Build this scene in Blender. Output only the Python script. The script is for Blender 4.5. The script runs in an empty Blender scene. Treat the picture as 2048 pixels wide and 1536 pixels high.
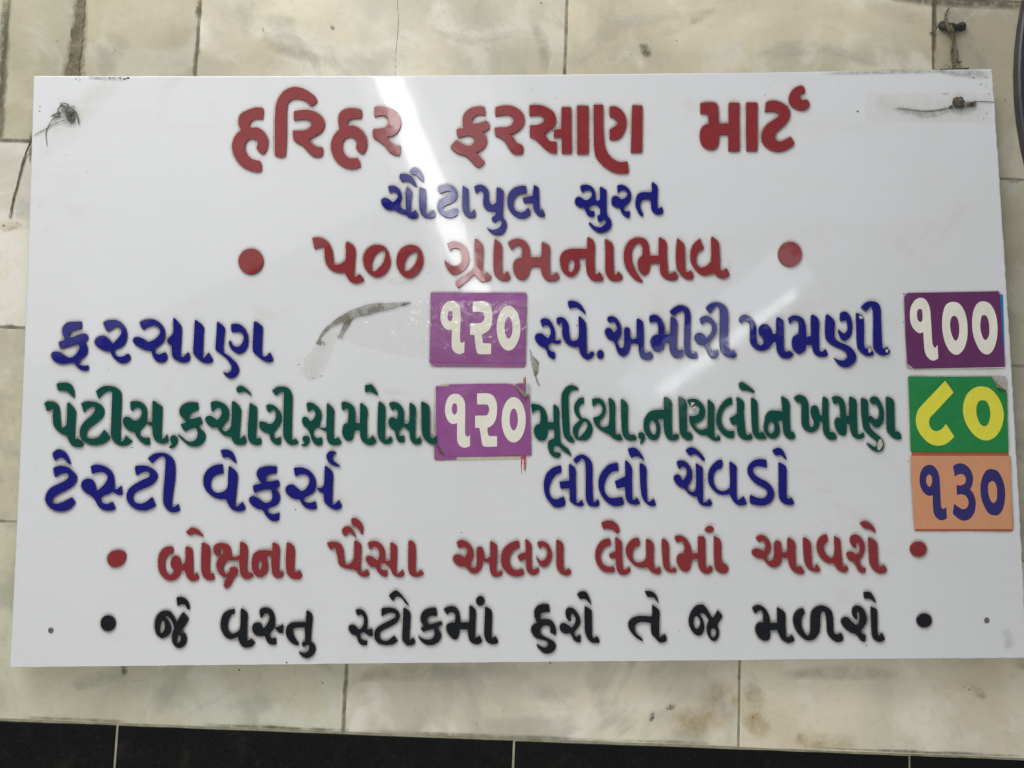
import bpy, math, random
import numpy as np
from mathutils import Matrix, Vector
from mathutils.geometry import tessellate_polygon

# ------------------------------------------------------------------ camera
# board frame: u to the right, v up, w out of the board towards the viewer; metres, origin at the board's centre
def _solve():
    P = np.array([(68, 150), (1985, 138), (2054, 1316), (20, 1334)], float) - [1024, 768]
    S = [(-.5, .5), (.5, .5), (.5, -.5), (-.5, -.5)]
    A = []
    for (x, y), (u, v) in zip(S, P):
        A.append([x, y, 1, 0, 0, 0, -u*x, -u*y, -u]); A.append([0, 0, 0, x, y, 1, -v*x, -v*y, -v])
    H = np.linalg.svd(np.array(A))[2][-1].reshape(3, 3)
    Ki = np.linalg.inv(np.diag([F, F, 1.]))
    a, b, t = (Ki @ H).T
    s = BW/np.linalg.norm(a)
    if t[2] < 0: s = -s
    a, b, t = a*s, b*s, t*s
    x = a/np.linalg.norm(a); y = b/np.linalg.norm(b); y = y - x*(x@y); y /= np.linalg.norm(y)
    return np.stack([x, y, np.cross(x, y)], 1), t, np.linalg.norm(b)
F, BW = 1716.0, 1.22
R, T, BH = _solve()
CAM = -R.T @ T                                  # camera in the board frame
def P(px, py, w=0.0):                           # photograph pixel -> point of the plane w, board frame
    d = R.T @ np.array([(px-1024)/F, (py-768)/F, 1.0])
    k = (w-CAM[2])/d[2]
    return CAM + d*k
WALL_W = -0.030                                 # the tiles stand 30 mm behind the board's face
_a, _b = P(0, 1440, WALL_W), P(2048, 1519, WALL_W)
PHI = math.atan2(_b[1]-_a[1], _b[0]-_a[0])      # the board hangs a little crooked against the tile courses
def L2B(p): return Vector((p[0], -p[2], p[1]))
ML = Matrix.Translation((0, 0, 2)) @ Matrix.Rotation(PHI, 4, 'Y')     # board frame -> world
def W(px, py, w=WALL_W): return ML @ L2B(P(px, py, w))

scene = bpy.context.scene
cam_d = bpy.data.cameras.new('camera'); cam = bpy.data.objects.new('camera', cam_d)
scene.collection.objects.link(cam); scene.camera = cam
cam_d.sensor_width = 36; cam_d.lens = F/2048*36; cam_d.clip_start = .05; cam_d.clip_end = 60
ax = [L2B(R[0]), -L2B(R[1]), -L2B(R[2])]
mc = Matrix((ax[0], ax[1], ax[2])).transposed().to_4x4(); mc.translation = L2B(CAM)
cam.matrix_world = ML @ mc

# ------------------------------------------------------------------ light
world = bpy.data.worlds.new('World'); scene.world = world; world.use_nodes = True
bg = world.node_tree.nodes['Background']; bg.inputs[0].default_value = (0.93, 0.97, 1.0, 1); bg.inputs[1].default_value = 0.15
scene.view_settings.view_transform = 'Standard'; scene.view_settings.look = 'None'
scene.view_settings.exposure = 0; scene.view_settings.gamma = 1
def area(name, centre, xdir, look, sx, sy, radiance, col=(1, 1, 1)):
    l = bpy.data.lights.new(name, 'AREA'); l.shape = 'RECTANGLE'; l.size = sx; l.size_y = sy
    l.energy = radiance*math.pi*sx*sy; l.color = col
    o = bpy.data.objects.new(name, l); scene.collection.objects.link(o)
    z = (Vector(centre)-Vector(look)).normalized(); x = Vector(xdir); x = (x-z*x.dot(z)).normalized(); y = z.cross(x)
    m = Matrix((x, y, z)).transposed().to_4x4(); m.translation = centre; o.matrix_world = m
    return o
def mirror(px, py, dist, w=0.0):                # where a reflection seen at this pixel of the board's gloss comes from
    p = P(px, py, w); d = p-CAM; d /= np.linalg.norm(d); d[2] = -d[2]
    return ML @ L2B(p+d*dist)
# the daylight opening high up on the left, the ceiling tube and a far lit opening (all behind the photographer)
area('daylight_opening', ML @ Vector((-0.95, -1.45, 2.0)), (1, 0, 0), ML @ Vector((-0.25, 0, -0.2)), 1.3, 0.9, 4.0, (1, .985, .95))
def strip(name, a, b, da, db, width_px, radiance, col=(1, 1, 1)):
    A, B = mirror(*a, da), mirror(*b, db); c = (A+B)/2
    D = (da+db)/2+1.05
    return area(name, c, B-A, ML @ L2B(P((a[0]+b[0])/2, (a[1]+b[1])/2)), (B-A).length, width_px/F*D, radiance, col)
area('bright_awning', ML @ Vector((-0.55, -0.95, 2.0)), (1, 0, 0), ML @ Vector((-.1, 0, -.5)), 2.5, 1.3, 2.3, (.985, .99, 1))  # broad unseen lamp added overhead to brighten the board from above
area('sunlit_pavement', ML @ Vector((-0.45, -1.05, -1.75)), (1, 0, 0), ML @ Vector((-.1, 0, -.2)), 2.6, .9, 2.55, (1, .985, .95))  # unseen fill lamp added below for the lower board and the shadow
strip('open_shop_front', (60, -560), (600, 500), 1.45, 1.75, 1150, .75, (1, .985, .95))
strip('ceiling_panel', (775, -60), (1010, 560), 1.3, 1.95, 210, .8)
strip('ceiling_tube', (720, 20), (936, 540), 1.3, 1.9, 50, 7.5)
strip('ceiling_tube_glow', (712, 20), (940, 545), 1.32, 1.92, 110, 1.1)
strip('far_tube', (1318, 784), (1590, 585), 2.4, 2.4, 21, 5)
strip('far_window', (1260, 800), (1600, 520), 2.8, 2.8, 95, 1.3, (.9, .96, 1))

# ------------------------------------------------------------------ materials
def nt(name):
    m = bpy.data.materials.new(name); m.use_nodes = True
    t = m.node_tree; b = t.nodes['Principled BSDF']
    return m, t, b
class N:
    def __init__(s, t): s.t = t
    def new(s, typ, **kw):
        n = s.t.nodes.new(typ)
        for k, v in kw.items(): setattr(n, k, v)
        return n
    def coord(s, which='Object', scale=None, loc=None):
        c = s.new('ShaderNodeTexCoord'); o = c.outputs[which]
        if loc is not None:
            a = s.new('ShaderNodeVectorMath', operation='ADD'); s.t.links.new(o, a.inputs[0])
            if isinstance(loc, tuple): a.inputs[1].default_value = loc
            else: s.t.links.new(loc, a.inputs[1])
            o = a.outputs[0]
        return o
    def noise(s, vec, scale, detail=3, rough=.5, dist=0):
        n = s.new('ShaderNodeTexNoise'); n.inputs['Scale'].default_value = scale; n.inputs['Detail'].default_value = detail
        n.inputs['Roughness'].default_value = rough; n.inputs['Distortion'].default_value = dist
        s.t.links.new(vec, n.inputs['Vector']); return n.outputs['Fac']
    def ramp(s, fac, a, b, va=0., vb=1.):
        n = s.new('ShaderNodeMapRange'); n.interpolation_type = 'SMOOTHSTEP'
        for i, v in zip((1, 2, 3, 4), (a, b, va, vb)): n.inputs[i].default_value = v
        s.t.links.new(fac, n.inputs[0]); return n.outputs[0]
    def mix(s, fac, a, b):
        n = s.new('ShaderNodeMix', data_type='RGBA')
        if hasattr(fac, 'links'): s.t.links.new(fac, n.inputs[0])
        else: n.inputs[0].default_value = fac
        for k, v in ((6, a), (7, b)):
            if hasattr(v, 'links'): s.t.links.new(v, n.inputs[k])
            else: n.inputs[k].default_value = (*v, 1)
        return n.outputs[2]
    def math(s, op, a, b=None):
        n = s.new('ShaderNodeMath', operation=op)
        for k, v in enumerate((a, b)):
            if v is None: continue
            if hasattr(v, 'links'): s.t.links.new(v, n.inputs[k])
            else: n.inputs[k].default_value = v
        return n.outputs[0]
    def bump(s, h, strength, dist, normal=None):
        n = s.new('ShaderNodeBump'); n.inputs['Strength'].default_value = strength; n.inputs['Distance'].default_value = dist
        s.t.links.new(h, n.inputs['Height'])
        if normal is not None: s.t.links.new(normal, n.inputs['Normal'])
        return n.outputs[0]
    def put(s, b, **kw):
        for k, v in kw.items():
            i = b.inputs[k.replace('_', ' ')]
            if hasattr(v, 'links'): s.t.links.new(v, i)
            elif isinstance(v, tuple): i.default_value = (*v, 1) if len(v) == 3 else v
            else: i.default_value = v
def rnd(n):
    o = n.new('ShaderNodeObjectInfo'); c = n.new('ShaderNodeCombineXYZ')
    m = n.math('MULTIPLY', o.outputs['Random'], 37.0)
    for i in range(3): n.t.links.new(m, c.inputs[i])
    return c.outputs[0], o.outputs['Random']

def mat_board():
    m, t, b = nt('white_acrylic'); n = N(t); c = n.coord()
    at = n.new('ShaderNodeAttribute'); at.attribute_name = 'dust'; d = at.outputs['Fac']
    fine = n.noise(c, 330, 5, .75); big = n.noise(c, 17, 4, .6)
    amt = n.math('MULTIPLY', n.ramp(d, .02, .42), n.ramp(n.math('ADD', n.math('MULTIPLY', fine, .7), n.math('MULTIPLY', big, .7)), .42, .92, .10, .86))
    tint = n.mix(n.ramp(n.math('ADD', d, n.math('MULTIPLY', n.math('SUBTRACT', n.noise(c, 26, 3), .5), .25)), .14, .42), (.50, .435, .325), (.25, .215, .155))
    col = n.mix(n.ramp(n.noise(c, 3.2, 5, .6), .35, .75), (.79, .796, .812), (.755, .761, .773))
    # yellowed film and faint wiped patches
    col = n.mix(n.math('MULTIPLY', n.ramp(n.noise(c, 9, 5, .65, .6), .58, .74), .28), col, (.62, .59, .47))
    # fly specks
    v = n.new('ShaderNodeTexVoronoi', feature='F1'); v.inputs['Scale'].default_value = 42; t.links.new(c, v.inputs['Vector'])
    sp = n.math('MULTIPLY', n.ramp(v.outputs['Distance'], .030, .018), n.ramp(n.noise(c, 21, 2), .52, .6))
    col = n.mix(n.math('MULTIPLY', sp, .7), col, (.2, .18, .14))
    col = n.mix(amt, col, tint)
    st = n.new('ShaderNodeMapping'); st.inputs['Scale'].default_value = (1, 1, 9); st.inputs['Rotation'].default_value = (0, .5, 0); t.links.new(c, st.inputs[0])
    wipe = n.noise(st.outputs[0], 2.6, 5, .65); col = n.mix(n.math('MULTIPLY', n.ramp(wipe, .52, .72), .22), col, (.66, .655, .62))
    bmp = n.bump(n.noise(c, 5, 2), .2, .0016); bmp = n.bump(n.noise(c, 60, 3), .13, .00028, bmp)
    n.put(b, Base_Color=col, Roughness=n.ramp(n.noise(c, 30, 5, .7), .3, .75, .03, .085), Normal=bmp)
    b.inputs['Subsurface Weight'].default_value = 0.0
    return m
def mat_letter(name, col, worn):
    m, t, b = nt(name); n = N(t); off, r = rnd(n); c = n.coord(loc=off)
    k = n.mix(n.ramp(n.noise(c, 60, 4, .6), .35, .8, 0, .55), col, worn)
    k = n.mix(n.math('MULTIPLY', n.ramp(n.noise(c, 420, 3, .7), .63, .72), .35), k, tuple(min(1, x*1.8+.06) for x in worn))
    g = n.new('ShaderNodeNewGeometry'); sep = n.new('ShaderNodeSeparateXYZ'); 
    bmp = n.bump(n.noise(c, 22, 2), .22, .0012)
    n.put(b, Base_Color=k, Roughness=n.ramp(n.noise(c, 70, 4, .7), .35, .75, .02, .16), Normal=bmp)
    b.inputs['Specular IOR Level'].default_value = .5
    return m
def mat_tile():
    m, t, b = nt('cream_marble'); n = N(t); off, r = rnd(n); c = n.coord(loc=off)
    cloud = n.noise(c, 3.2, 5, .55, .7); c2 = n.noise(c, 9, 6, .6, .9); fine = n.noise(c, 120, 3, .6); c3 = n.noise(c, 6, 4, .6, 1.3)
    col = n.mix(n.ramp(cloud, .36, .64), (.72, .667, .505), (.54, .503, .388))
    col = n.mix(n.math('MULTIPLY', n.ramp(c2, .5, .66), .7), col, (.77, .74, .63))
    col = n.mix(n.math('MULTIPLY', n.ramp(c3, .47, .34), .55), col, (.40, .395, .325))
    col = n.mix(n.math('MULTIPLY', n.ramp(n.noise(c, 5.5, 4, .6, .8), .54, .70), .35), col, (.60, .50, .33))
    vein = n.math('ABSOLUTE', n.math('SUBTRACT', n.noise(c, 2.0, 3, .5, .5), .5))
    col = n.mix(n.math('MULTIPLY', n.math('MULTIPLY', n.ramp(vein, .010, 0.0), n.ramp(n.noise(c, 5, 3), .5, .62)), .30), col, (.74, .71, .60))
    col = n.mix(n.math('MULTIPLY', n.ramp(n.noise(c, 8, 4, .7, .5), .64, .78), .45), col, (.47, .37, .22))
    col = n.mix(n.math('MULTIPLY', n.ramp(fine, .5, .7), .12), col, (.3, .27, .2))
    v = n.new('ShaderNodeTexVoronoi', feature='F1'); v.inputs['Scale'].default_value = 24; t.links.new(c, v.inputs['Vector'])
    col = n.mix(n.math('MULTIPLY', n.ramp(v.outputs['Distance'], .04, .02), n.ramp(n.noise(c, 17, 2), .55, .62)), col, (.2, .15, .09))
    # brighter or duller from tile to tile
    hs = n.new('ShaderNodeHueSaturation'); t.links.new(col, hs.inputs['Color']); oi = n.new('ShaderNodeObjectInfo'); mu = n.new('ShaderNodeVectorMath', operation='MULTIPLY')
    t.links.new(hs.outputs[0], mu.inputs[0]); t.links.new(oi.outputs['Color'], mu.inputs[1]); col = mu.outputs[0]
    n.put(b, Base_Color=col, Roughness=n.ramp(n.noise(c, 25, 4, .6), .3, .7, .16, .34), Normal=n.bump(n.noise(c, 30, 4), .15, .0008))
    return m
def mat_black_tile():
    m, t, b = nt('black_granite'); n = N(t); off, r = rnd(n); c = n.coord(loc=off)
    col = n.mix(n.ramp(n.noise(c, 300, 4, .7), .5, .75), (.0085, .0085, .008), (.02, .02, .019))
    col = n.mix(n.math('MULTIPLY', n.ramp(n.noise(c, 22, 6, .75), .52, .72), .6), col, (.028, .026, .021))
    n.put(b, Base_Color=col, Roughness=n.ramp(n.noise(c, 40, 5, .7), .3, .7, .10, .26)); b.inputs['Specular IOR Level'].default_value = .22
    return m
def mat_plain(name, ca, cb, scale, rough, bump=None, spec=.5, lo=.35, hi=.7):
    m, t, b = nt(name); n = N(t); off, r = rnd(n); c = n.coord(loc=off)
    h = n.noise(c, scale, 5, .65, .3)
    n.put(b, Base_Color=n.mix(n.ramp(h, lo, hi), ca, cb), Roughness=rough); b.inputs['Specular IOR Level'].default_value = spec
    if bump: n.put(b, Normal=n.bump(n.noise(c, bump[0], 4, .6), bump[1], bump[2]))
    return m
def mat_film(name, ca, cb, scale, amount, lo=.3, hi=.65, edge=1.0, rough=.7):
    m, t, b = nt(name); n = N(t); c = n.coord()
    at = n.new('ShaderNodeAttribute'); at.attribute_name = 'cover'
    h = n.noise(c, scale, 5, .7, .4)
    f = n.math('MULTIPLY', at.outputs['Fac'], n.ramp(h, lo, hi, .12, 1.0))
    n.put(b, Base_Color=n.mix(n.noise(c, scale*.6, 3), ca, cb), Roughness=rough, Alpha=n.math('MULTIPLY', f, amount))
    b.inputs['Specular IOR Level'].default_value = .15
    return m
def mat_tape(name, haze, col, crinkle, gloss=.03):
    m, t, b = nt(name); n = N(t); c = n.coord()
    out = t.nodes['Material Output']; tr = n.new('ShaderNodeBsdfTransparent'); tr.inputs[0].default_value = (1, 1, .993, 1)
    h = n.noise(c, 60, 5, .7, 1.0)
    bmp = n.bump(n.noise(c, 130, 3, .6, 1.5), .6, crinkle)
    n.put(b, Base_Color=col, Roughness=.12, Normal=bmp); b.inputs['Specular IOR Level'].default_value = .5
    mx = n.new('ShaderNodeMixShader'); t.links.new(n.ramp(h, .35, .75, haze*.55, min(1, haze*2.2)), mx.inputs[0])
    t.links.new(tr.outputs[0], mx.inputs[1]); t.links.new(b.outputs[0], mx.inputs[2])
    gl = n.new('ShaderNodeBsdfGlossy'); gl.inputs['Roughness'].default_value = .1; t.links.new(bmp, gl.inputs['Normal'])
    m2 = n.new('ShaderNodeMixShader'); m2.inputs[0].default_value = gloss; t.links.new(mx.outputs[0], m2.inputs[1]); t.links.new(gl.outputs[0], m2.inputs[2])
    t.links.new(m2.outputs[0], out.inputs[0]); return m
def mat_card(name, col, fade):
    m, t, b = nt(name); n = N(t); off, r = rnd(n); c = n.coord(loc=off)
    k = n.mix(n.ramp(n.noise(c, 25, 4, .6), .35, .75, 0, .7), col, fade)
    k = n.mix(n.math('MULTIPLY', n.ramp(n.noise(c, 380, 3, .7), .62, .75), .25), k, tuple(x*.5 for x in col))
    n.put(b, Base_Color=k, Roughness=n.ramp(n.noise(c, 20, 3), .3, .7, .22, .4), Normal=n.bump(n.noise(c, 26, 3, .5, .8), .5, .0035))
    return m
M = {
 'board': mat_board(), 'tile': mat_tile(), 'black_tile': mat_black_tile(),
 'red': mat_letter('red_acrylic', (.268, .032, .037), (.285, .048, .052)), 'blue': mat_letter('blue_acrylic', (.010, .011, .185), (.016, .018, .20)),
 'green': mat_letter('green_acrylic', (.003, .070, .052), (.008, .082, .064)), 'black': mat_letter('black_acrylic', (.010, .012, .016), (.02, .022, .024)),
 'grout': mat_plain('dirty_grout', (.40, .37, .27), (.20, .185, .13), 60, .9, (200, .5, .002)),
 'cream_grout': mat_plain('cream_grout', (.40, .375, .27), (.26, .24, .165), 60, .9, (200, .5, .002)),
 'cement': mat_plain('smeared_cement', (.27, .235, .155), (.13, .112, .072), 45, .95, (160, .9, .003)),
 'twine': mat_plain('dusty_twine', (.24, .20, .13), (.09, .08, .055), 220, .95, (700, .8, .001)),
 'dark_twine': mat_plain('sooty_twine', (.11, .105, .085), (.26, .25, .20), 220, .95, (700, .8, .001)),
 'rust': mat_plain('rusty_iron', (.035, .036, .032), (.075, .06, .045), 150, .75, (300, .8, .001)),
 'disc': mat_plain('dark_violet_rim', (.035, .03, .045), (.05, .045, .06), 30, .4),
 'disc_face': mat_plain('pale_face', (.35, .35, .33), (.3, .3, .28), 30, .4),
 'screw': mat_plain('grey_screw', (.16, .16, .15), (.10, .10, .095), 300, .5, (500, .4, .0005)),
 'purple': mat_card('purple_card', (.30, .085, .285), (.34, .12, .32)), 'purple_dark': mat_card('deep_purple_card', (.14, .032, .125), (.16, .04, .14)),
 'purple_old': mat_card('faded_purple_card', (.33, .10, .27), (.22, .13, .25)),
 'green_card': mat_card('green_card', (.018, .24, .062), (.03, .255, .08)), 'orange': mat_card('orange_card', (.72, .34, .175), (.68, .32, .18)),
 'orange_red': mat_card('orange_red_card', (.47, .115, .05), (.42, .10, .05)), 'blue_card': mat_card('bright_blue_card', (.01, .20, .50), (.02, .22, .5)),
 'white_print': mat_card('cream_print', (.87, .85, .74), (.82, .80, .68)), 'yellow_print': mat_card('yellow_print', (.84, .79, .07), (.80, .73, .07)),
 'blue_print': mat_card('blue_print', (.035, .03, .16), (.045, .04, .18)), 'paper': mat_plain('yellowed_paper', (.62, .57, .43), (.50, .45, .33), 60, .8),
 'curl': mat_plain('peeled_card_back', (.40, .34, .25), (.22, .17, .12), 70, .75), 'chip': mat_plain('bare_chip', (.60, .57, .43), (.50, .50, .46), 120, .5),
 'tape': mat_tape('clear_tape', .014, (.80, .78, .62), .0005), 'film': mat_tape('cling_film', .008, (.8, .78, .72), .0007),
 'fold': mat_tape('dirty_tape_fold', .50, (.19, .165, .11), .0012), 'cling': mat_tape('wrinkled_glossy_film', .006, (.8, .78, .76), .0001, .06),
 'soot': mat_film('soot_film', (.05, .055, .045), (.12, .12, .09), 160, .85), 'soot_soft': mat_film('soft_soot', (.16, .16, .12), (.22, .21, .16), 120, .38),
 'yellow_film': mat_film('yellow_glue_film', (.72, .68, .50), (.70, .66, .52), 50, .17), 'rust_stain': mat_film('brown_marble_stain', (.40, .265, .10), (.52, .385, .18), 24, .62, .36, .74),
 'grime': mat_film('brown_grime', (.13, .115, .08), (.20, .18, .12), 90, .8), 'red_paint': mat_plain('red_paint', (.50, .035, .03), (.6, .2, .16), 400, .5),
 'strip': mat_tape('clear_film_strip', .004, (.8, .77, .66), .0001, .05),
 'edge': mat_plain('dusty_sawn_edge', (.30, .29, .25), (.50, .49, .45), 90, .7),
 'pale_vein': mat_film('pale_marble_vein', (.74, .72, .62), (.80, .78, .70), 60, .5, .3, .6, rough=.25), 'grey_cloud': mat_film('grey_marble_cloud', (.42, .42, .36), (.5, .49, .40), 22, .38, rough=.25),
 'joint_dirt': mat_film('joint_dirt_film', (.17, .155, .11), (.26, .24, .17), 70, .55),
 'speck': mat_plain('fly_speck', (.05, .045, .035), (.10, .09, .07), 300, .8),
}
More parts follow.
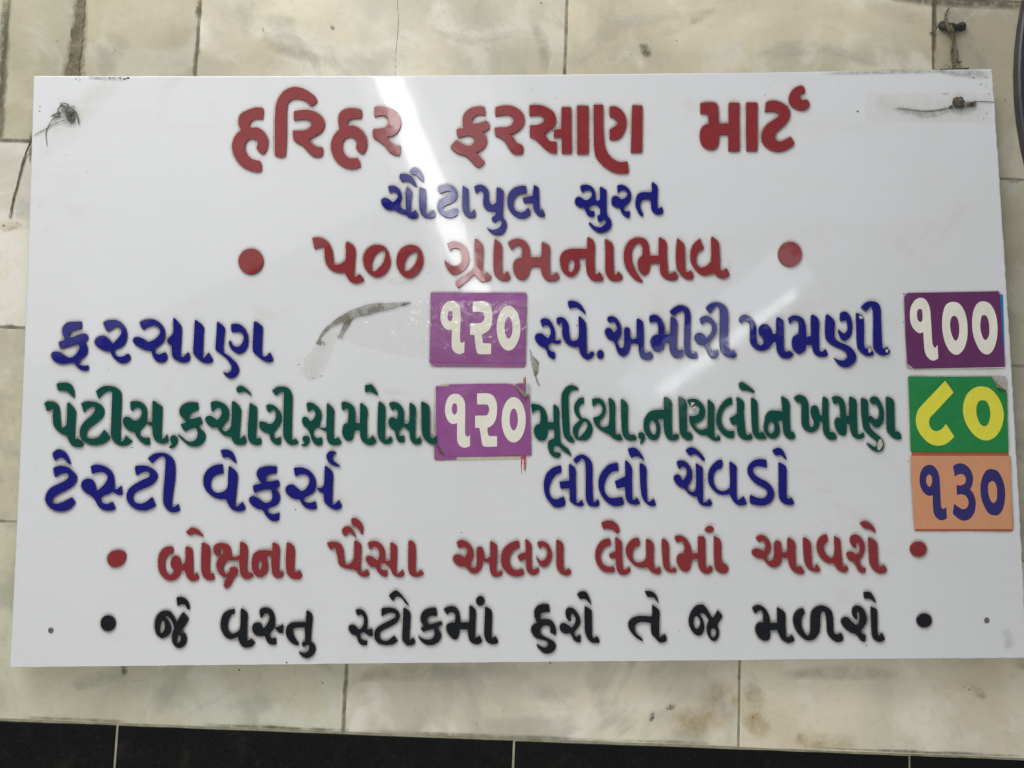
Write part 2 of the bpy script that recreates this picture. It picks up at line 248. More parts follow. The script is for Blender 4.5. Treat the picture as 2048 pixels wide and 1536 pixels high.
# traced outlines: "=" crop origin and scale, "#" colour, then loops of points per letter (";-" a hole)
GLYPHS = """
# crop: x0 y0 scale
=A 440 160 5.12
=B 880 160 4.876
=C 1380 160 6.4
=D 740 340 5.389
=E 1120 350 8.533
=F 460 460 4.876
=G 870 460 6.827
=H 1160 460 6.4
=I 80 620 8.192
=J 320 620 8.192
=K 1050 590 5.389
=L 1400 590 5.12
=M 80 750 7.314
=N 340 750 7.314
=O 590 750 7.062
=P 1060 760 7.585
=Q 1290 760 7.585
=R 1540 760 7.314
=S 80 890 6.827
=T 390 890 6.606
=U 1070 880 7.585
=V 1330 880 7.585
=W 200 1040 4.876
=X 640 1030 7.877
=Y 900 1060 7.877
=Z 1170 1030 6.827
=a 1490 1030 5.389
=b 80 1170 6.206
=c 430 1180 9.309
=d 680 1170 6.206
=e 1040 1170 9.6
=f 1240 1170 8.533
=g 1490 1170 6.606
=h 840 570 7.681
=i 840 740 6.981
=j 1790 570 7.938
=k 1790 740 7.938
=l 1790 890 7.678
=p 0 0 1
#red
A:300,300 370,280 435,283 445,300 438,400 400,395 350,400 310,430 300,465 320,485 380,485 440,520 485,590 490,660 470,730 440,760 410,745 372,695 385,650 375,610 340,598 300,602 265,635 255,690 270,745 310,795 360,818 405,828 422,850 425,930 370,938 300,920 230,885 170,820 135,750 122,680 135,610 170,550 215,510 195,470 190,400 215,345
A:560,770 565,300 590,200 640,125 700,85 770,70 850,85 920,125 975,170 998,210 975,240 930,265 880,215 820,192 760,190 710,215 688,250 680,600 672,775 620,790
A:755,320 850,303 930,310 1010,345 1060,400 1070,460 1040,525 975,570 905,600 940,650 990,685 1050,690 1052,765 1010,785 950,775 900,730 840,665 790,640 755,610 745,515 830,518 890,505 930,470 935,430 900,405 840,400 755,412
A:1250,310 1320,288 1400,290 1450,305 1450,390 1380,390 1320,405 1305,440 1315,465 1370,468 1440,505 1490,570 1505,640 1495,710 1465,755 1440,750 1395,700 1400,640 1380,600 1340,580 1295,590 1262,625 1253,690 1275,755 1320,795 1370,800 1405,795 1430,830 1442,880 1400,900 1340,908 1270,890 1200,840 1155,770 1135,690 1145,610 1180,545 1220,500 1210,440 1215,360
A:1580,275 1660,270 1750,290 1810,330 1850,400 1850,470 1820,530 1770,570 1715,580 1740,625 1790,665 1848,670 1840,770 1790,765 1730,730 1680,665 1620,620 1570,590 1565,515 1580,500 1640,495 1700,475 1725,430 1710,385 1660,360 1580,375
B:445,345 390,335 345,350 315,385 315,428 390,415 450,395 480,430 480,475 415,510 450,550 455,610 430,660 370,700 350,700 400,760 438,795 420,825 378,855 340,830 290,775 245,735 200,725 150,700 100,655 125,620 160,585 210,615 265,640 310,630 335,595 325,560 290,540 240,545 180,560 165,535 162,480 195,470 225,470 220,400 230,340 270,290 330,262 395,255 435,262
B:540,265 620,248 700,252 770,285 815,340 825,400 800,460 745,505 680,530 715,560 750,610 805,640 812,680 808,715 760,722 710,710 670,660 635,600 590,560 540,540 532,465 600,460 660,455 700,430 715,385 695,350 650,335 540,350
B:872,245 960,242 1040,265 1105,310 1130,370 1125,430 1085,475 1015,520 1035,545 1070,590 1138,600 1138,712 1090,708 1040,680 985,630 930,575 876,552 876,440 950,435 1005,410 1020,375 1000,350 960,340 872,348
B:1188,262 1278,262 1280,500 1285,712 1188,714 1188,560 1108,555 1112,485 1180,475
B:1338,250 1448,250 1450,718 1338,720
B:1500,240 1590,240 1592,450 1605,620 1630,700 1680,760 1740,795 1790,800 1828,792 1842,902 1780,908 1710,900 1630,860 1560,800 1515,730 1502,640 1498,450
B:1656,257 1710,258 1760,285 1800,335 1817,400 1810,470 1780,540 1730,578 1680,582 1655,578 1655,480 1690,462 1725,435 1730,400 1700,370 1656,355
B:1875,246 1973,248 1972,705 1862,707
C:135,295 220,286 310,288 345,310 360,360 365,480 375,555 498,553 498,300 510,288 632,290 632,500 638,905 560,912 492,905 496,695 375,693 368,800 345,860 300,885 250,888 190,865 150,820 128,740 130,670 150,610 190,575 240,560 238,450 220,425 133,425
C:722,285 865,288 862,600 865,895 850,905 725,905 720,600
C:975,285 1040,265 1120,270 1200,305 1260,360 1283,430 1265,500 1215,570 1140,635 1095,680 1085,730 1110,770 1160,785 1220,760 1290,725 1342,810 1300,850 1220,895 1140,912 1060,900 980,855 930,790 918,720 935,640 990,565 1070,510 1130,465 1145,425 1110,402 1040,395 955,402 970,370
C:1440,70 1470,110 1475,160 1430,170 1405,200 1415,240 1450,255 1490,245 1520,275 1535,315 1510,355 1460,380 1400,378 1330,350 1285,300 1267,240 1280,180 1320,120 1380,80
#blue
D:195,175 250,168 300,190 335,240 342,300 325,350 330,400 370,425 385,425 383,240 400,175 450,230 445,300 440,460 490,430 520,480 515,510 470,522 420,510 385,480 330,465 260,430 200,428 150,400 120,350 125,310 160,298 205,315 240,345 270,330 298,290 290,250 260,232 210,245
D:530,185 560,190 600,210 605,300 603,450 620,470 680,430 705,470 700,505 630,515 580,500 545,460 530,380
D:325,40 380,38 440,60 480,110 510,180 470,160 430,125 380,115 345,125 318,80
D:425,10 450,-15 480,-35 520,-15 555,25 578,80 575,130 540,100 490,50 450,40
D:740,175 800,160 870,165 920,200 942,255 930,310 880,355 810,385 780,420 795,440 830,440 900,412 945,420 945,480 900,508 840,512 780,485 735,440 725,390 745,330 800,290 850,255 870,228 830,225 760,255 735,215
D:998,165 1060,205 1062,300 1068,445 1095,455 1125,420 1138,480 1130,505 1080,512 1030,485 1000,430 995,300
D:1120,180 1170,158 1220,165 1260,195 1280,240 1285,340 1320,375 1360,350 1365,185 1400,195 1440,225 1438,350 1435,505 1470,560 1470,620 1440,680 1380,700 1320,685 1280,650 1255,615 1300,640 1350,640 1400,610 1425,560 1400,530 1345,565 1315,540 1315,510 1355,480 1350,440 1290,440 1240,410 1220,360 1220,240 1190,215 1155,240 1140,250
D:1680,170 1690,245 1620,255 1570,290 1545,340 1550,400 1580,440 1630,455 1670,440 1705,402 1730,450 1725,485 1670,515 1610,515 1540,475 1490,400 1480,320 1500,250 1550,195 1620,170
D:1765,158 1820,190 1822,300 1830,440 1860,420 1890,485 1875,500 1825,495 1780,450 1760,400 1755,345 1660,355 1645,300 1755,275
E:345,190 400,165 470,165 540,195 590,260 608,330 612,430 660,435 680,400 680,200 710,205 795,260 797,400 805,680 850,740 878,820 860,900 800,955 720,980 640,970 560,910 505,850 490,815 515,805 560,850 620,885 690,890 750,850 785,800 775,760 740,765 685,805 650,775 635,700 685,670 685,560 620,510 560,510 500,545 490,570 530,610 580,610 595,660 580,705 510,705 460,660 430,590 400,555 330,545 270,500 255,440 275,390 330,370 390,400 430,425 480,415 530,370 548,320 530,275 480,255 420,270 385,300 355,240
E:975,180 1040,165 1120,190 1190,260 1215,350 1200,430 1150,500 1100,545 1080,575 1120,615 1185,612 1197,660 1185,725 1130,715 1060,650 1030,565 960,550 900,515 880,490 885,400 910,365 960,355 1010,380 1050,415 1110,390 1150,340 1145,290 1100,258 1040,265 985,305
E:1575,115 1665,190 1668,300 1665,540 1685,570 1740,540 1765,625 1740,660 1660,672 1590,630 1560,560 1545,430 1500,415 1440,415 1390,440 1370,500 1375,570 1400,630 1430,680 1415,700 1370,685 1320,600 1290,520 1295,420 1320,340 1370,300 1430,290 1555,292 1570,270 1565,140
#red
F:*@202,304,121,123
F:800,75 860,70 920,90 965,130 995,190 1005,260 1010,335 1060,335 1110,310 1128,270 1130,120 1145,112 1215,170 1218,300 1212,400 1212,465 1265,430 1310,485 1280,505 1225,517 1170,495 1135,445 1118,412 1060,412 1000,395 950,350 925,280 922,165 880,165 825,187
F:1450,145 1510,165 1550,230 1565,300 1550,370 1505,430 1440,458 1380,440 1325,385 1300,310 1305,240 1340,185 1390,150;-1508,185 1515,240 1490,320 1440,380 1410,402 1385,395 1380,340 1400,270 1440,215
F:1770,145 1840,170 1875,230 1883,300 1865,370 1820,430 1750,465 1690,445 1640,380 1622,310 1635,235 1670,180 1720,152;-1830,205 1830,260 1805,330 1760,385 1710,405 1698,370 1705,310 1740,245 1790,210
G:165,185 240,155 300,160 360,180 420,230 455,310 465,390 460,450 430,510 370,570 310,600 250,605 200,570 160,510 135,450 128,402 170,445 240,485 300,485 350,450 365,400 360,330 335,265 290,245 240,255 205,290
G:545,115 590,135 655,220 655,300 650,520 665,600 705,575 770,635 760,670 700,700 640,705 590,670 545,608 500,640 420,710 315,790 278,715 310,680 400,620 520,530 540,480 535,300
G:815,118 860,150 910,215 915,400 918,590 945,605 990,560 1035,655 1000,685 930,692 870,665 820,610 800,540 802,300
G:995,170 1060,130 1130,118 1200,135 1255,180 1290,250 1300,372 1440,370 1455,330 1460,160 1500,180 1560,225 1565,400 1570,610 1610,610 1660,575 1705,640 1670,680 1600,695 1530,685 1480,630 1450,560 1445,495 1330,500 1300,530 1280,610 1240,665 1190,680 1130,655 1080,580 1065,500 1085,420 1130,390 1185,375 1190,260 1170,205 1120,205 1045,270
G:1830,262 1900,255 2100,255 2100,380 1960,378 1975,440 1970,520 1935,590 1880,632 1820,625 1760,580 1720,510 1705,430 1715,350 1760,290;-1870,390 1900,430 1900,510 1880,560 1850,575 1820,550 1815,490 1830,430;H:95,88 140,110 185,165 185,400 192,560 220,565 250,535 305,620 280,645 210,652 150,635 100,570 78,490 75,355 70,300 90,235
H:320,110 415,180 425,300 435,560 460,570 495,530 550,600 530,635 460,652 390,635 335,560 322,480 325,300
H:770,97 830,115 870,160 885,230 895,325 1005,325 1010,100 1025,92 1105,155 1112,300 1125,550 1150,562 1220,530 1258,600 1240,630 1170,640 1090,615 1035,550 1020,425 920,425 900,440 890,510 860,560 820,578 780,545 745,480 740,400 770,345 795,325 795,200 765,155 720,175 680,230 662,310 670,400 700,490 750,580 810,660 780,665 710,635 640,560 590,480 562,380 565,280 590,200 640,135 700,102
H:1245,100 1290,140 1335,190 1342,300 1348,520 1375,535 1425,515 1460,595 1440,625 1390,628 1330,605 1280,545 1240,470 1228,300
H:1540,105 1560,170 1583,220 1575,245 1530,270 1495,320 1490,390 1505,445 1550,478 1600,470 1650,430 1680,390 1680,100 1690,80 1770,150 1785,250 1795,510 1820,520 1875,488 1912,560 1900,590 1830,615 1770,595 1710,545 1640,570 1580,575 1520,545 1460,480 1425,410 1413,330 1425,240 1470,160
p:*@1580,508,23.5,24.5
#blue
I:675,185 680,300 640,310 570,325 500,360 470,400 480,440 540,440 620,410 700,385 755,390 780,430 775,480 720,520 755,570 775,640 765,710 720,770 660,820 620,860 660,900 720,912 785,905 795,975 770,990 700,990 630,955 580,900 550,860 470,870 350,882 260,850 200,800 180,740 200,695 250,680 320,690 380,730 450,775 520,775 580,730 630,660 645,610 630,562 560,570 450,605 345,630 320,600 305,525 400,490 390,440 365,380 362,310 400,240 460,200 560,190
I:1030,205 1100,170 1190,158 1280,175 1350,230 1400,300 1420,380 1420,460 1390,550 1330,610 1220,650 1215,690 1250,745 1310,765 1370,755 1420,720 1455,720 1480,780 1460,830 1390,868 1320,868 1240,820 1180,750 1145,680 1060,670 980,630 910,570 890,520 920,460 980,425 1060,425 1130,480 1185,552 1240,500 1300,430 1330,370 1310,300 1260,275 1200,300 1115,357 1085,330
I:1632,195 1710,160 1790,148 1880,160 1966,215 2025,290 2046,380 2036,480 1990,550 1920,610 1870,650 1890,700 1940,725 1990,715 2056,690 2084,780 2040,845 1966,858 1900,830 1850,760 1820,670 1740,660 1640,620 1550,560 1515,500 1540,450 1600,440 1680,465 1770,525 1860,490 1930,430 1965,370 1955,310 1900,262 1840,255 1760,280 1690,325 1650,260
J:215,128 235,130 345,260 350,300 345,500 330,760 380,765 455,690 475,710 488,800 460,840 400,858 330,850 250,810 200,750 190,580 150,560 108,500 130,470 200,400 215,350
J:568,163 600,168 715,280 708,400 695,780 720,785 795,695 870,815 840,855 780,868 690,850 600,780 545,700 550,500 560,300
J:930,190 950,195 1055,290 1045,450 1040,680 1110,740 1200,820 1270,900 1292,980 1270,1050 1210,1105 1150,1118 1090,1090 1045,1040 1022,1002 1060,1025 1110,1030 1160,990 1168,930 1130,850 1060,770 970,700 912,650 915,500
J:1165,230 1260,225 1330,250 1390,310 1435,400 1445,500 1430,600 1380,680 1300,718 1240,700 1170,640 1130,560 1130,505 1155,500 1180,560 1240,600 1300,590 1350,530 1370,460 1350,390 1310,360 1180,362 1165,330
J:1535,190 1575,190 1680,270 1675,400 1670,730 1700,760 1740,755 1800,690 1850,790 1855,820 1820,845 1760,850 1680,820 1580,740 1520,670 1525,400
K:165,270 210,250 260,265 300,320 325,400 320,480 345,490 385,480 385,515 350,525 290,510 255,540 250,580 290,610 320,615 328,680 300,690 250,650 225,580 170,550 120,500 107,450 130,415 180,415 220,445 250,465 275,420 275,370 250,325 215,325 190,348
K:340,250 390,237 440,265 470,320 475,400 490,480 520,495 560,480 580,430 578,240 590,225 650,290 660,330 662,500 665,630 690,635 720,605 750,625 725,670 680,695 630,670 595,620 580,555 520,555 450,520 405,440 400,330 395,290 370,320 345,300
K:465,65 520,62 580,85 630,140 660,210 610,170 560,135 520,135 480,145 465,100
K:*@813,640,36,47
K:890,240 930,227 985,250 1025,310 1040,390 1025,450 990,500 1020,560 1045,575 1065,550 1070,450 1070,370 1095,345 1130,360 1135,460 1170,475 1205,460 1205,260 1220,250 1272,285 1280,400 1285,600 1310,625 1350,610 1385,655 1360,690 1300,695 1250,670 1230,600 1225,530 1170,520 1135,530 1125,600 1090,650 1050,658 1010,630 980,560 960,500 900,470 865,410 865,370 895,352 935,370 955,405 990,370 985,320 960,285 910,295 890,270
K:1345,225 1390,212 1440,230 1480,280 1500,330 1505,425 1560,420 1570,400 1570,235 1600,240 1638,280 1640,400 1635,570 1660,590 1700,585 1718,620 1700,660 1650,677 1600,660 1565,600 1560,510 1510,510 1490,590 1440,610 1390,590 1355,520 1360,470 1395,435 1440,425 1440,350 1430,290 1390,285 1350,298 1340,260
K:1558,180 1600,140 1660,112 1720,118 1765,150 1785,210 1785,350 1785,610 1810,635 1845,610 1868,660 1855,685 1800,680 1750,655 1722,600 1720,400 1722,200 1700,165 1650,190 1605,222
L:0,240 40,215 90,218 135,255 170,310 172,360 150,420 110,465 85,510 100,540 130,570 185,555 192,610 170,645 130,645 90,600 65,540 45,515 -5,503 -45,465 -55,425 -35,395 0,385 35,400 65,440 100,410 128,350 120,300 90,270 60,275 15,300
L:60,130 110,85 170,72 230,90 275,135 290,200 290,350 295,540 320,575 350,560 380,620 350,640 290,630 240,600 210,540 205,350 205,150 180,100 150,130 108,190
L:405,230 440,205 490,210 540,250 575,310 580,430 590,490 625,520 655,490 650,450 610,400 605,340 640,300 690,298 725,340 750,400 785,390 785,240 800,222 855,260 860,400 862,560 885,585 920,570 962,605 930,640 870,645 820,620 790,560 785,480 755,480 740,500 700,550 640,570 570,550 520,490 515,400 515,300 500,270 460,265 425,290 405,262
L:905,235 950,210 1010,215 1060,250 1085,320 1090,430 1140,415 1140,210 1155,198 1215,250 1220,400 1225,570 1255,580 1285,550 1315,605 1290,630 1230,630 1175,600 1150,510 1090,510 1075,570 1020,605 970,570 945,500 955,430 1010,395 1015,290 1000,262 960,260 920,295
L:1290,205 1310,198 1378,265 1380,350 1385,440 1430,480 1500,510 1560,550 1600,620 1590,680 1540,725 1480,738 1420,710 1370,640 1420,665 1480,670 1515,630 1500,590 1440,550 1370,520 1310,475 1288,430 1285,300
L:1440,180 1490,170 1530,200 1558,270 1562,350 1540,430 1490,468 1450,450 1420,380 1418,350 1450,380 1480,395 1510,360 1512,290 1490,255 1440,270 1435,220
L:1600,180 1660,210 1680,260 1682,400 1685,530 1710,550 1735,530 1785,600 1760,620 1700,618 1645,580 1615,530 1605,350
L:1650,125 1700,75 1760,62 1820,80 1850,130 1855,250 1868,540 1890,550 1915,530 1952,580 1920,610 1860,615 1805,580 1780,520 1778,300 1775,160 1755,110 1700,170
#green
M:60,410 110,385 180,390 240,415 270,460 285,550 300,780 350,760 385,720 395,410 425,405 515,520 515,600 495,960 540,925 600,960 632,1030 600,1050 540,1052 470,1030 420,960 390,890 320,860 240,800 200,740 185,650 190,500 160,490 100,530
M:243,125 320,112 420,120 470,170 495,240 500,340 450,290 390,235 330,225 265,225 250,180
M:600,415 680,385 770,388 860,415 915,470 935,530 920,600 860,670 750,750 680,820 660,880 700,920 780,930 860,900 935,800 1020,910 960,980 850,1020 740,1018 640,970 590,910 578,830 600,750 660,670 750,590 800,520 800,465 740,465 680,500 640,550
M:815,240 870,190 960,158 1060,165 1130,195 1180,250 1190,330 1180,600 1168,970 1200,970 1230,940 1250,885 1350,970 1280,1020 1200,1035 1110,1000 1045,920 1035,800 1045,500 1055,250 1000,235 930,270 855,345
M:1320,390 1400,380 1480,400 1540,460 1560,550 1550,670 1580,690 1640,680 1645,380 1660,375 1785,460 1780,600 1770,930 1810,925 1855,865 1875,965 1840,995 1770,1000 1690,960 1650,880 1640,750 1580,720 1545,705 1500,770 1445,815 1460,880 1520,915 1595,915 1605,1020 1550,1020 1470,970 1410,900 1380,840 1300,810 1230,740 1208,660 1240,610 1300,615 1370,665 1440,650 1485,580 1480,510 1440,475 1390,480 1340,530 1325,480
M:,1955,880 2000,910 2010,960 1990,1020 1940,1065 1880,1060 1930,1010 1900,950 1920,890
N:405,400 415,510 350,535 290,570 270,610 280,640 350,635 440,608 475,705 400,745 450,790 500,840 518,900 490,980 420,1035 340,1045 260,1020 190,960 130,900 105,855 160,895 240,960 310,972 370,945 400,880 395,810 370,770 300,785 220,825 180,780 155,720 240,690 200,640 150,590 135,530 160,460 220,415 300,395
N:595,400 650,380 720,390 800,430 850,500 860,590 840,660 790,720 745,770 780,815 830,818 880,770 895,700 905,385 940,385 1030,490 1030,600 1010,920 1030,930 1085,880 1115,970 1090,1010 1030,1022 960,1010 910,960 895,905 800,885 730,830 685,770 610,765 550,720 512,650 530,605 590,595 640,625 690,660 740,600 755,540 740,490 700,475 660,495 610,540 600,470
N:1165,405 1270,470 1265,700 1250,920 1275,930 1320,915 1335,980 1325,1015 1270,1022 1200,1005 1150,950 1135,870 1150,600
N:970,190 1010,160 1050,160 1110,200 1160,245 1195,300 1165,290 1120,250 1060,240 1010,255 980,255
N:1405,445 1450,430 1510,440 1570,490 1620,560 1632,640 1610,720 1560,790 1515,850 1520,900 1550,930 1620,905 1618,1015 1570,1020 1510,990 1470,940 1450,860 1370,830 1310,770 1303,700 1330,675 1390,690 1440,715 1500,700 1540,640 1545,560 1530,510 1500,510 1440,545 1415,500
N:1495,230 1560,180 1640,170 1710,185 1760,230 1785,300 1785,500 1775,940 1800,945 1835,930 1880,985 1840,1015 1770,1020 1710,985 1660,900 1655,700 1665,250 1640,240 1590,265 1545,298
O:,150,855 190,870 205,910 195,960 150,1005 80,995 135,960 105,910 110,875
O:160,400 210,388 270,410 330,460 370,530 370,620 330,735 400,745 440,735 450,400 465,398 548,490 548,600 545,890 570,900 610,875 655,945 640,975 580,988 500,975 455,920 445,800 400,780 330,740 280,765 255,800 270,860 310,890 378,880 385,975 340,995 280,975 235,910 210,830 180,770 120,710 97,650 105,600 140,585 180,610 215,655 260,620 285,570 280,510 250,480 180,520
O:655,385 710,378 770,400 820,440 845,500 850,675 915,680 920,400 940,395 1018,480 1015,650 1015,900 1050,895 1095,852 1150,935 1120,970 1060,988 990,965 930,900 915,780 840,780 825,850 815,900 765,930 710,910 670,840 670,760 690,700 745,675 755,560 750,480 720,475 665,498
O:1185,368 1215,385 1268,440 1272,600 1265,900 1300,910 1350,865 1382,920 1350,960 1280,972 1220,940 1175,870 1165,700 1172,450
O:988,145 1080,130 1110,165 1150,230 1178,290 1130,265 1060,235 988,240
O:1325,400 1370,380 1430,385 1490,425 1530,490 1538,560 1535,680 1580,690 1612,660 1615,400 1635,390 1700,450 1700,600 1695,890 1720,900 1765,875 1788,940 1760,970 1700,975 1640,930 1620,850 1610,790 1560,750 1530,725 1480,775 1460,810 1470,860 1540,855 1548,945 1490,950 1445,920 1420,850 1410,790 1360,755 1325,700 1320,640 1345,605 1390,600 1440,625 1455,540 1440,490 1400,475 1370,500
O:1780,375 1820,385 1890,440 1900,600 1905,840 1925,890 1950,890 2000,850 2010,950 1970,975 1900,960 1830,900 1795,820 1785,600
P:10,370 70,362 150,385 210,430 250,510 268,640 355,640 355,380 375,370 440,440 445,600 455,830 470,950 520,1000 590,1060 635,1165 590,1130 500,1070 430,1000 370,1000 345,1050 370,1095 440,1100 470,1130 450,1165 400,1178 330,1145 285,1070 272,980 290,920 340,895 370,880 365,750 270,750 260,850 220,910 160,920 100,880 62,800 65,730 100,680 150,665 160,560 150,465 110,455 60,480 35,505
P:480,230 510,160 560,100 630,78 700,100 748,145 700,150 640,160 600,200 582,260 590,500 600,700 600,830 640,860 680,940 630,945 560,905 510,830 495,740 480,500
P:815,260 820,360 770,375 745,410 740,460 760,520 790,570 850,580 900,620 940,690 948,770 920,850 860,905 780,912 700,890 660,820 648,760 670,690 720,640 760,600 710,550 675,480 670,400 700,330 750,275;-860,630 872,700 840,770 790,830 735,880 725,830 740,750 780,680 820,635
P:940,290 1010,275 1080,290 1130,350 1150,430 1145,500 1110,570 1060,620 1050,670 1090,712 1150,710 1195,670 1205,500 1192,275 1210,272 1285,340 1290,600 1295,820 1340,825 1365,810 1410,910 1340,912 1260,880 1210,830 1130,790 1050,740 985,670 955,570 1020,555 1070,520 1100,460 1090,390 1050,350 1010,360 955,405
P:1380,292 1410,295 1480,370 1485,500 1490,790 1520,830 1580,830 1625,880 1590,915 1510,915 1440,880 1400,800 1385,600
P:,1650,800 1700,790 1740,830 1745,890 1710,950 1670,975 1690,900 1645,870
Q:100,465 200,450 290,450 310,580 180,590 215,650 235,730 225,820 190,895 140,912 60,880 5,800 -18,720 -10,600 40,510;-120,605 160,660 175,740 160,810 130,830 90,790 65,720 70,640;290,258 330,262 400,325 405,450 408,780 415,835 460,820 500,830 520,870 480,905 400,915 340,880 300,800 285,650 290,500 290,300
Q:508,252 530,252 625,320 635,500 635,790 690,800 730,870 700,905 650,908 580,870 535,790 520,500
Q:640,300 700,285 780,290 850,340 900,410 915,490 895,570 830,630 750,660 760,700 810,745 880,755 955,715 955,290 1045,370 1050,500 1055,850 1080,875 1115,830 1150,890 1130,915 1060,920 1000,890 940,840 850,830 780,780 710,700 680,640 670,545 740,545 810,520 830,450 810,400 760,375 700,405 660,350
Q:1310,258 1330,360 1290,375 1230,410 1180,480 1155,560 1160,640 1180,700 1230,755 1280,775 1355,770 1355,875 1290,880 1210,840 1140,770 1095,680 1085,580 1110,470 1160,370 1230,295
Q:1390,262 1410,262 1500,335 1500,500 1530,830 1560,835 1610,810 1635,880 1610,900 1520,905 1450,870 1410,800 1400,680 1320,670 1285,575 1340,550 1400,510 1398,350
Q:1612,272 1640,272 1700,330 1710,450 1725,800 1790,790 1820,830 1850,885 1780,890 1700,880 1650,820 1630,740 1615,500
Q:1425,50 1470,32 1540,70 1620,130 1672,175 1650,195 1590,170 1530,155 1470,150 1435,110
R:0,450 100,448 195,465 200,590 110,600 140,680 145,760 110,830 50,855 -20,830 -70,770 -88,690 -75,600 -60,520 -30,470;-40,610 68,660 65,740 30,785 -10,770 -32,720 -20,650 10,615;165,240 190,240 280,320 290,500 300,750 345,760 378,830 350,858 290,862 230,820 200,740 190,600 185,400
R:350,260 400,222 470,225 530,270 560,340 570,500 575,650 600,690 640,680 650,620 620,550 600,450 610,390 650,370 690,385 715,440 730,515 770,515 775,260 790,240 850,290 855,450 870,760 930,765 965,800 982,850 950,870 880,870 810,810 785,740 780,620 730,600 715,680 670,740 610,762 540,745 480,680 465,580 465,380 450,325 400,330
R:910,250 970,235 1030,250 1080,300 1105,380 1112,520 1165,520 1165,250 1190,245 1262,300 1270,450 1285,790 1330,790 1370,762 1390,825 1350,855 1290,860 1220,820 1185,730 1175,640 1120,635 1125,720 1115,800 1070,818 1010,780 970,710 952,600 975,550 1040,545 1030,420 1020,350 990,330 945,352
R:1335,262 1370,265 1430,310 1440,450 1455,650 1480,710 1550,780 1620,840 1660,910 1668,970 1640,1025 1580,1048 1520,1030 1450,975 1410,920 1450,930 1520,975 1560,975 1590,930 1560,890 1480,830 1420,770 1375,710 1355,600 1340,450
R:1475,260 1520,240 1570,255 1620,320 1660,420 1668,530 1650,620 1600,690 1550,690 1500,650 1462,600 1462,520 1490,530 1540,580 1590,560 1605,500 1595,410 1560,350 1495,350 1475,310
R:1700,248 1740,250 1810,300 1820,450 1828,750 1880,755 1910,790 1928,850 1890,868 1830,855 1760,800 1720,740 1710,500
#blue
S:170,105 240,60 310,75 355,115 390,180 420,260 380,245 330,190 280,170 240,185 205,215 180,170
S:178,318 240,290 310,285 380,305 440,355 490,410 500,460 480,520 430,570 350,620 250,670 180,720 150,770 190,800 250,800 330,770 430,715 480,785 430,850 350,895 250,905 170,880 100,820 68,750 80,680 120,610 190,560 300,510 370,465 395,420 370,385 310,385 250,410 205,440 190,380
S:690,290 760,268 850,280 930,320 990,390 1010,470 1010,600 1050,600 1110,555 1120,680 1070,680 990,640 930,670 860,695 815,730 850,790 910,805 985,775 1030,870 990,890 920,895 850,880 790,830 740,740 690,690 620,650 570,590 560,530 590,480 650,460 710,475 750,540 765,625 810,600 880,530 920,450 900,395 850,370 780,375 705,392
S:1295,290 1380,278 1470,290 1550,335 1600,400 1595,460 1540,530 1450,580 1350,620 1280,670 1265,730 1300,785 1370,800 1440,780 1530,710 1580,830 1500,875 1410,895 1310,875 1230,820 1185,750 1180,670 1220,590 1300,530 1400,475 1480,440 1500,400 1470,365 1420,365 1370,385 1315,417 1298,360
S:1470,185 1530,135 1610,108 1700,110 1770,145 1820,200 1840,270 1840,450 1820,600 1790,830 1810,845 1850,835 1885,805 1910,890 1870,912 1800,918 1740,885 1690,810 1680,740 1690,560 1712,200 1690,158 1640,160 1590,195 1530,248
T:335,68 420,58 480,85 520,145 550,248 500,210 450,165 410,160 370,168 350,110
T:360,252 375,378 320,385 260,410 215,465 205,530 225,590 270,625 320,630 380,610 425,560 435,400 445,282 460,280 555,375 550,550 525,810 560,815 625,750 668,840 630,870 560,875 490,850 440,790 410,715 340,715 260,695 180,640 125,570 107,490 120,400 170,320 250,270
T:1078,280 1075,375 1010,380 950,405 925,445 935,480 1010,480 1090,463 1112,490 1112,548 1055,575 1090,610 1115,660 1115,730 1080,790 1000,825 955,840 960,880 1010,910 1060,910 1112,890 1110,990 1060,1008 1000,995 940,940 890,860 820,840 750,790 712,730 725,690 770,675 830,700 880,740 940,765 1000,740 1020,690 1010,610 990,585 900,595 785,630 770,590 765,535 880,505 840,450 815,390 830,330 880,295 960,280
T:1305,300 1400,295 1480,320 1550,380 1590,460 1595,550 1570,620 1500,670 1430,700 1440,740 1490,765 1540,760 1590,740 1610,840 1570,850 1500,845 1430,800 1380,720 1320,715 1250,680 1205,630 1198,570 1230,530 1290,522 1340,560 1400,610 1450,590 1500,520 1510,450 1480,400 1440,385 1390,390 1325,415 1310,350
T:1715,275 1735,280 1815,365 1815,550 1812,790 1840,785 1900,725 1942,810 1910,845 1850,855 1780,820 1710,750 1700,640 1650,615 1605,570 1670,565 1700,530 1710,350
T:1870,110 1830,130 1812,165 1825,205 1870,240 1925,285 1870,280 1800,255 1755,210 1737,150 1755,100 1800,78 1840,85
U:395,385 400,495 340,515 290,560 240,650 215,740 225,820 260,880 310,900 360,890 435,855 462,960 440,1000 360,1022 290,1010 220,940 165,860 135,740 138,620 170,520 230,450 310,405
U:520,360 610,430 618,600 625,950 660,950 710,905 742,980 730,1000 670,1005 600,980 530,930 525,730 390,740 370,635 520,615 515,400
U:580,300 630,250 700,222 760,235 820,280 860,340 872,420 872,600 880,930 910,945 955,895 978,970 960,1000 890,1010 820,990 780,920 768,780 770,450 755,320 735,285 700,285 670,320 625,358
U:1255,345 1265,470 1200,475 1150,500 1100,560 1065,640 1050,730 1070,810 1130,870 1200,880 1320,860 1350,940 1340,980 1270,1000 1180,995 1090,940 1010,840 968,730 965,620 990,530 1050,440 1130,370
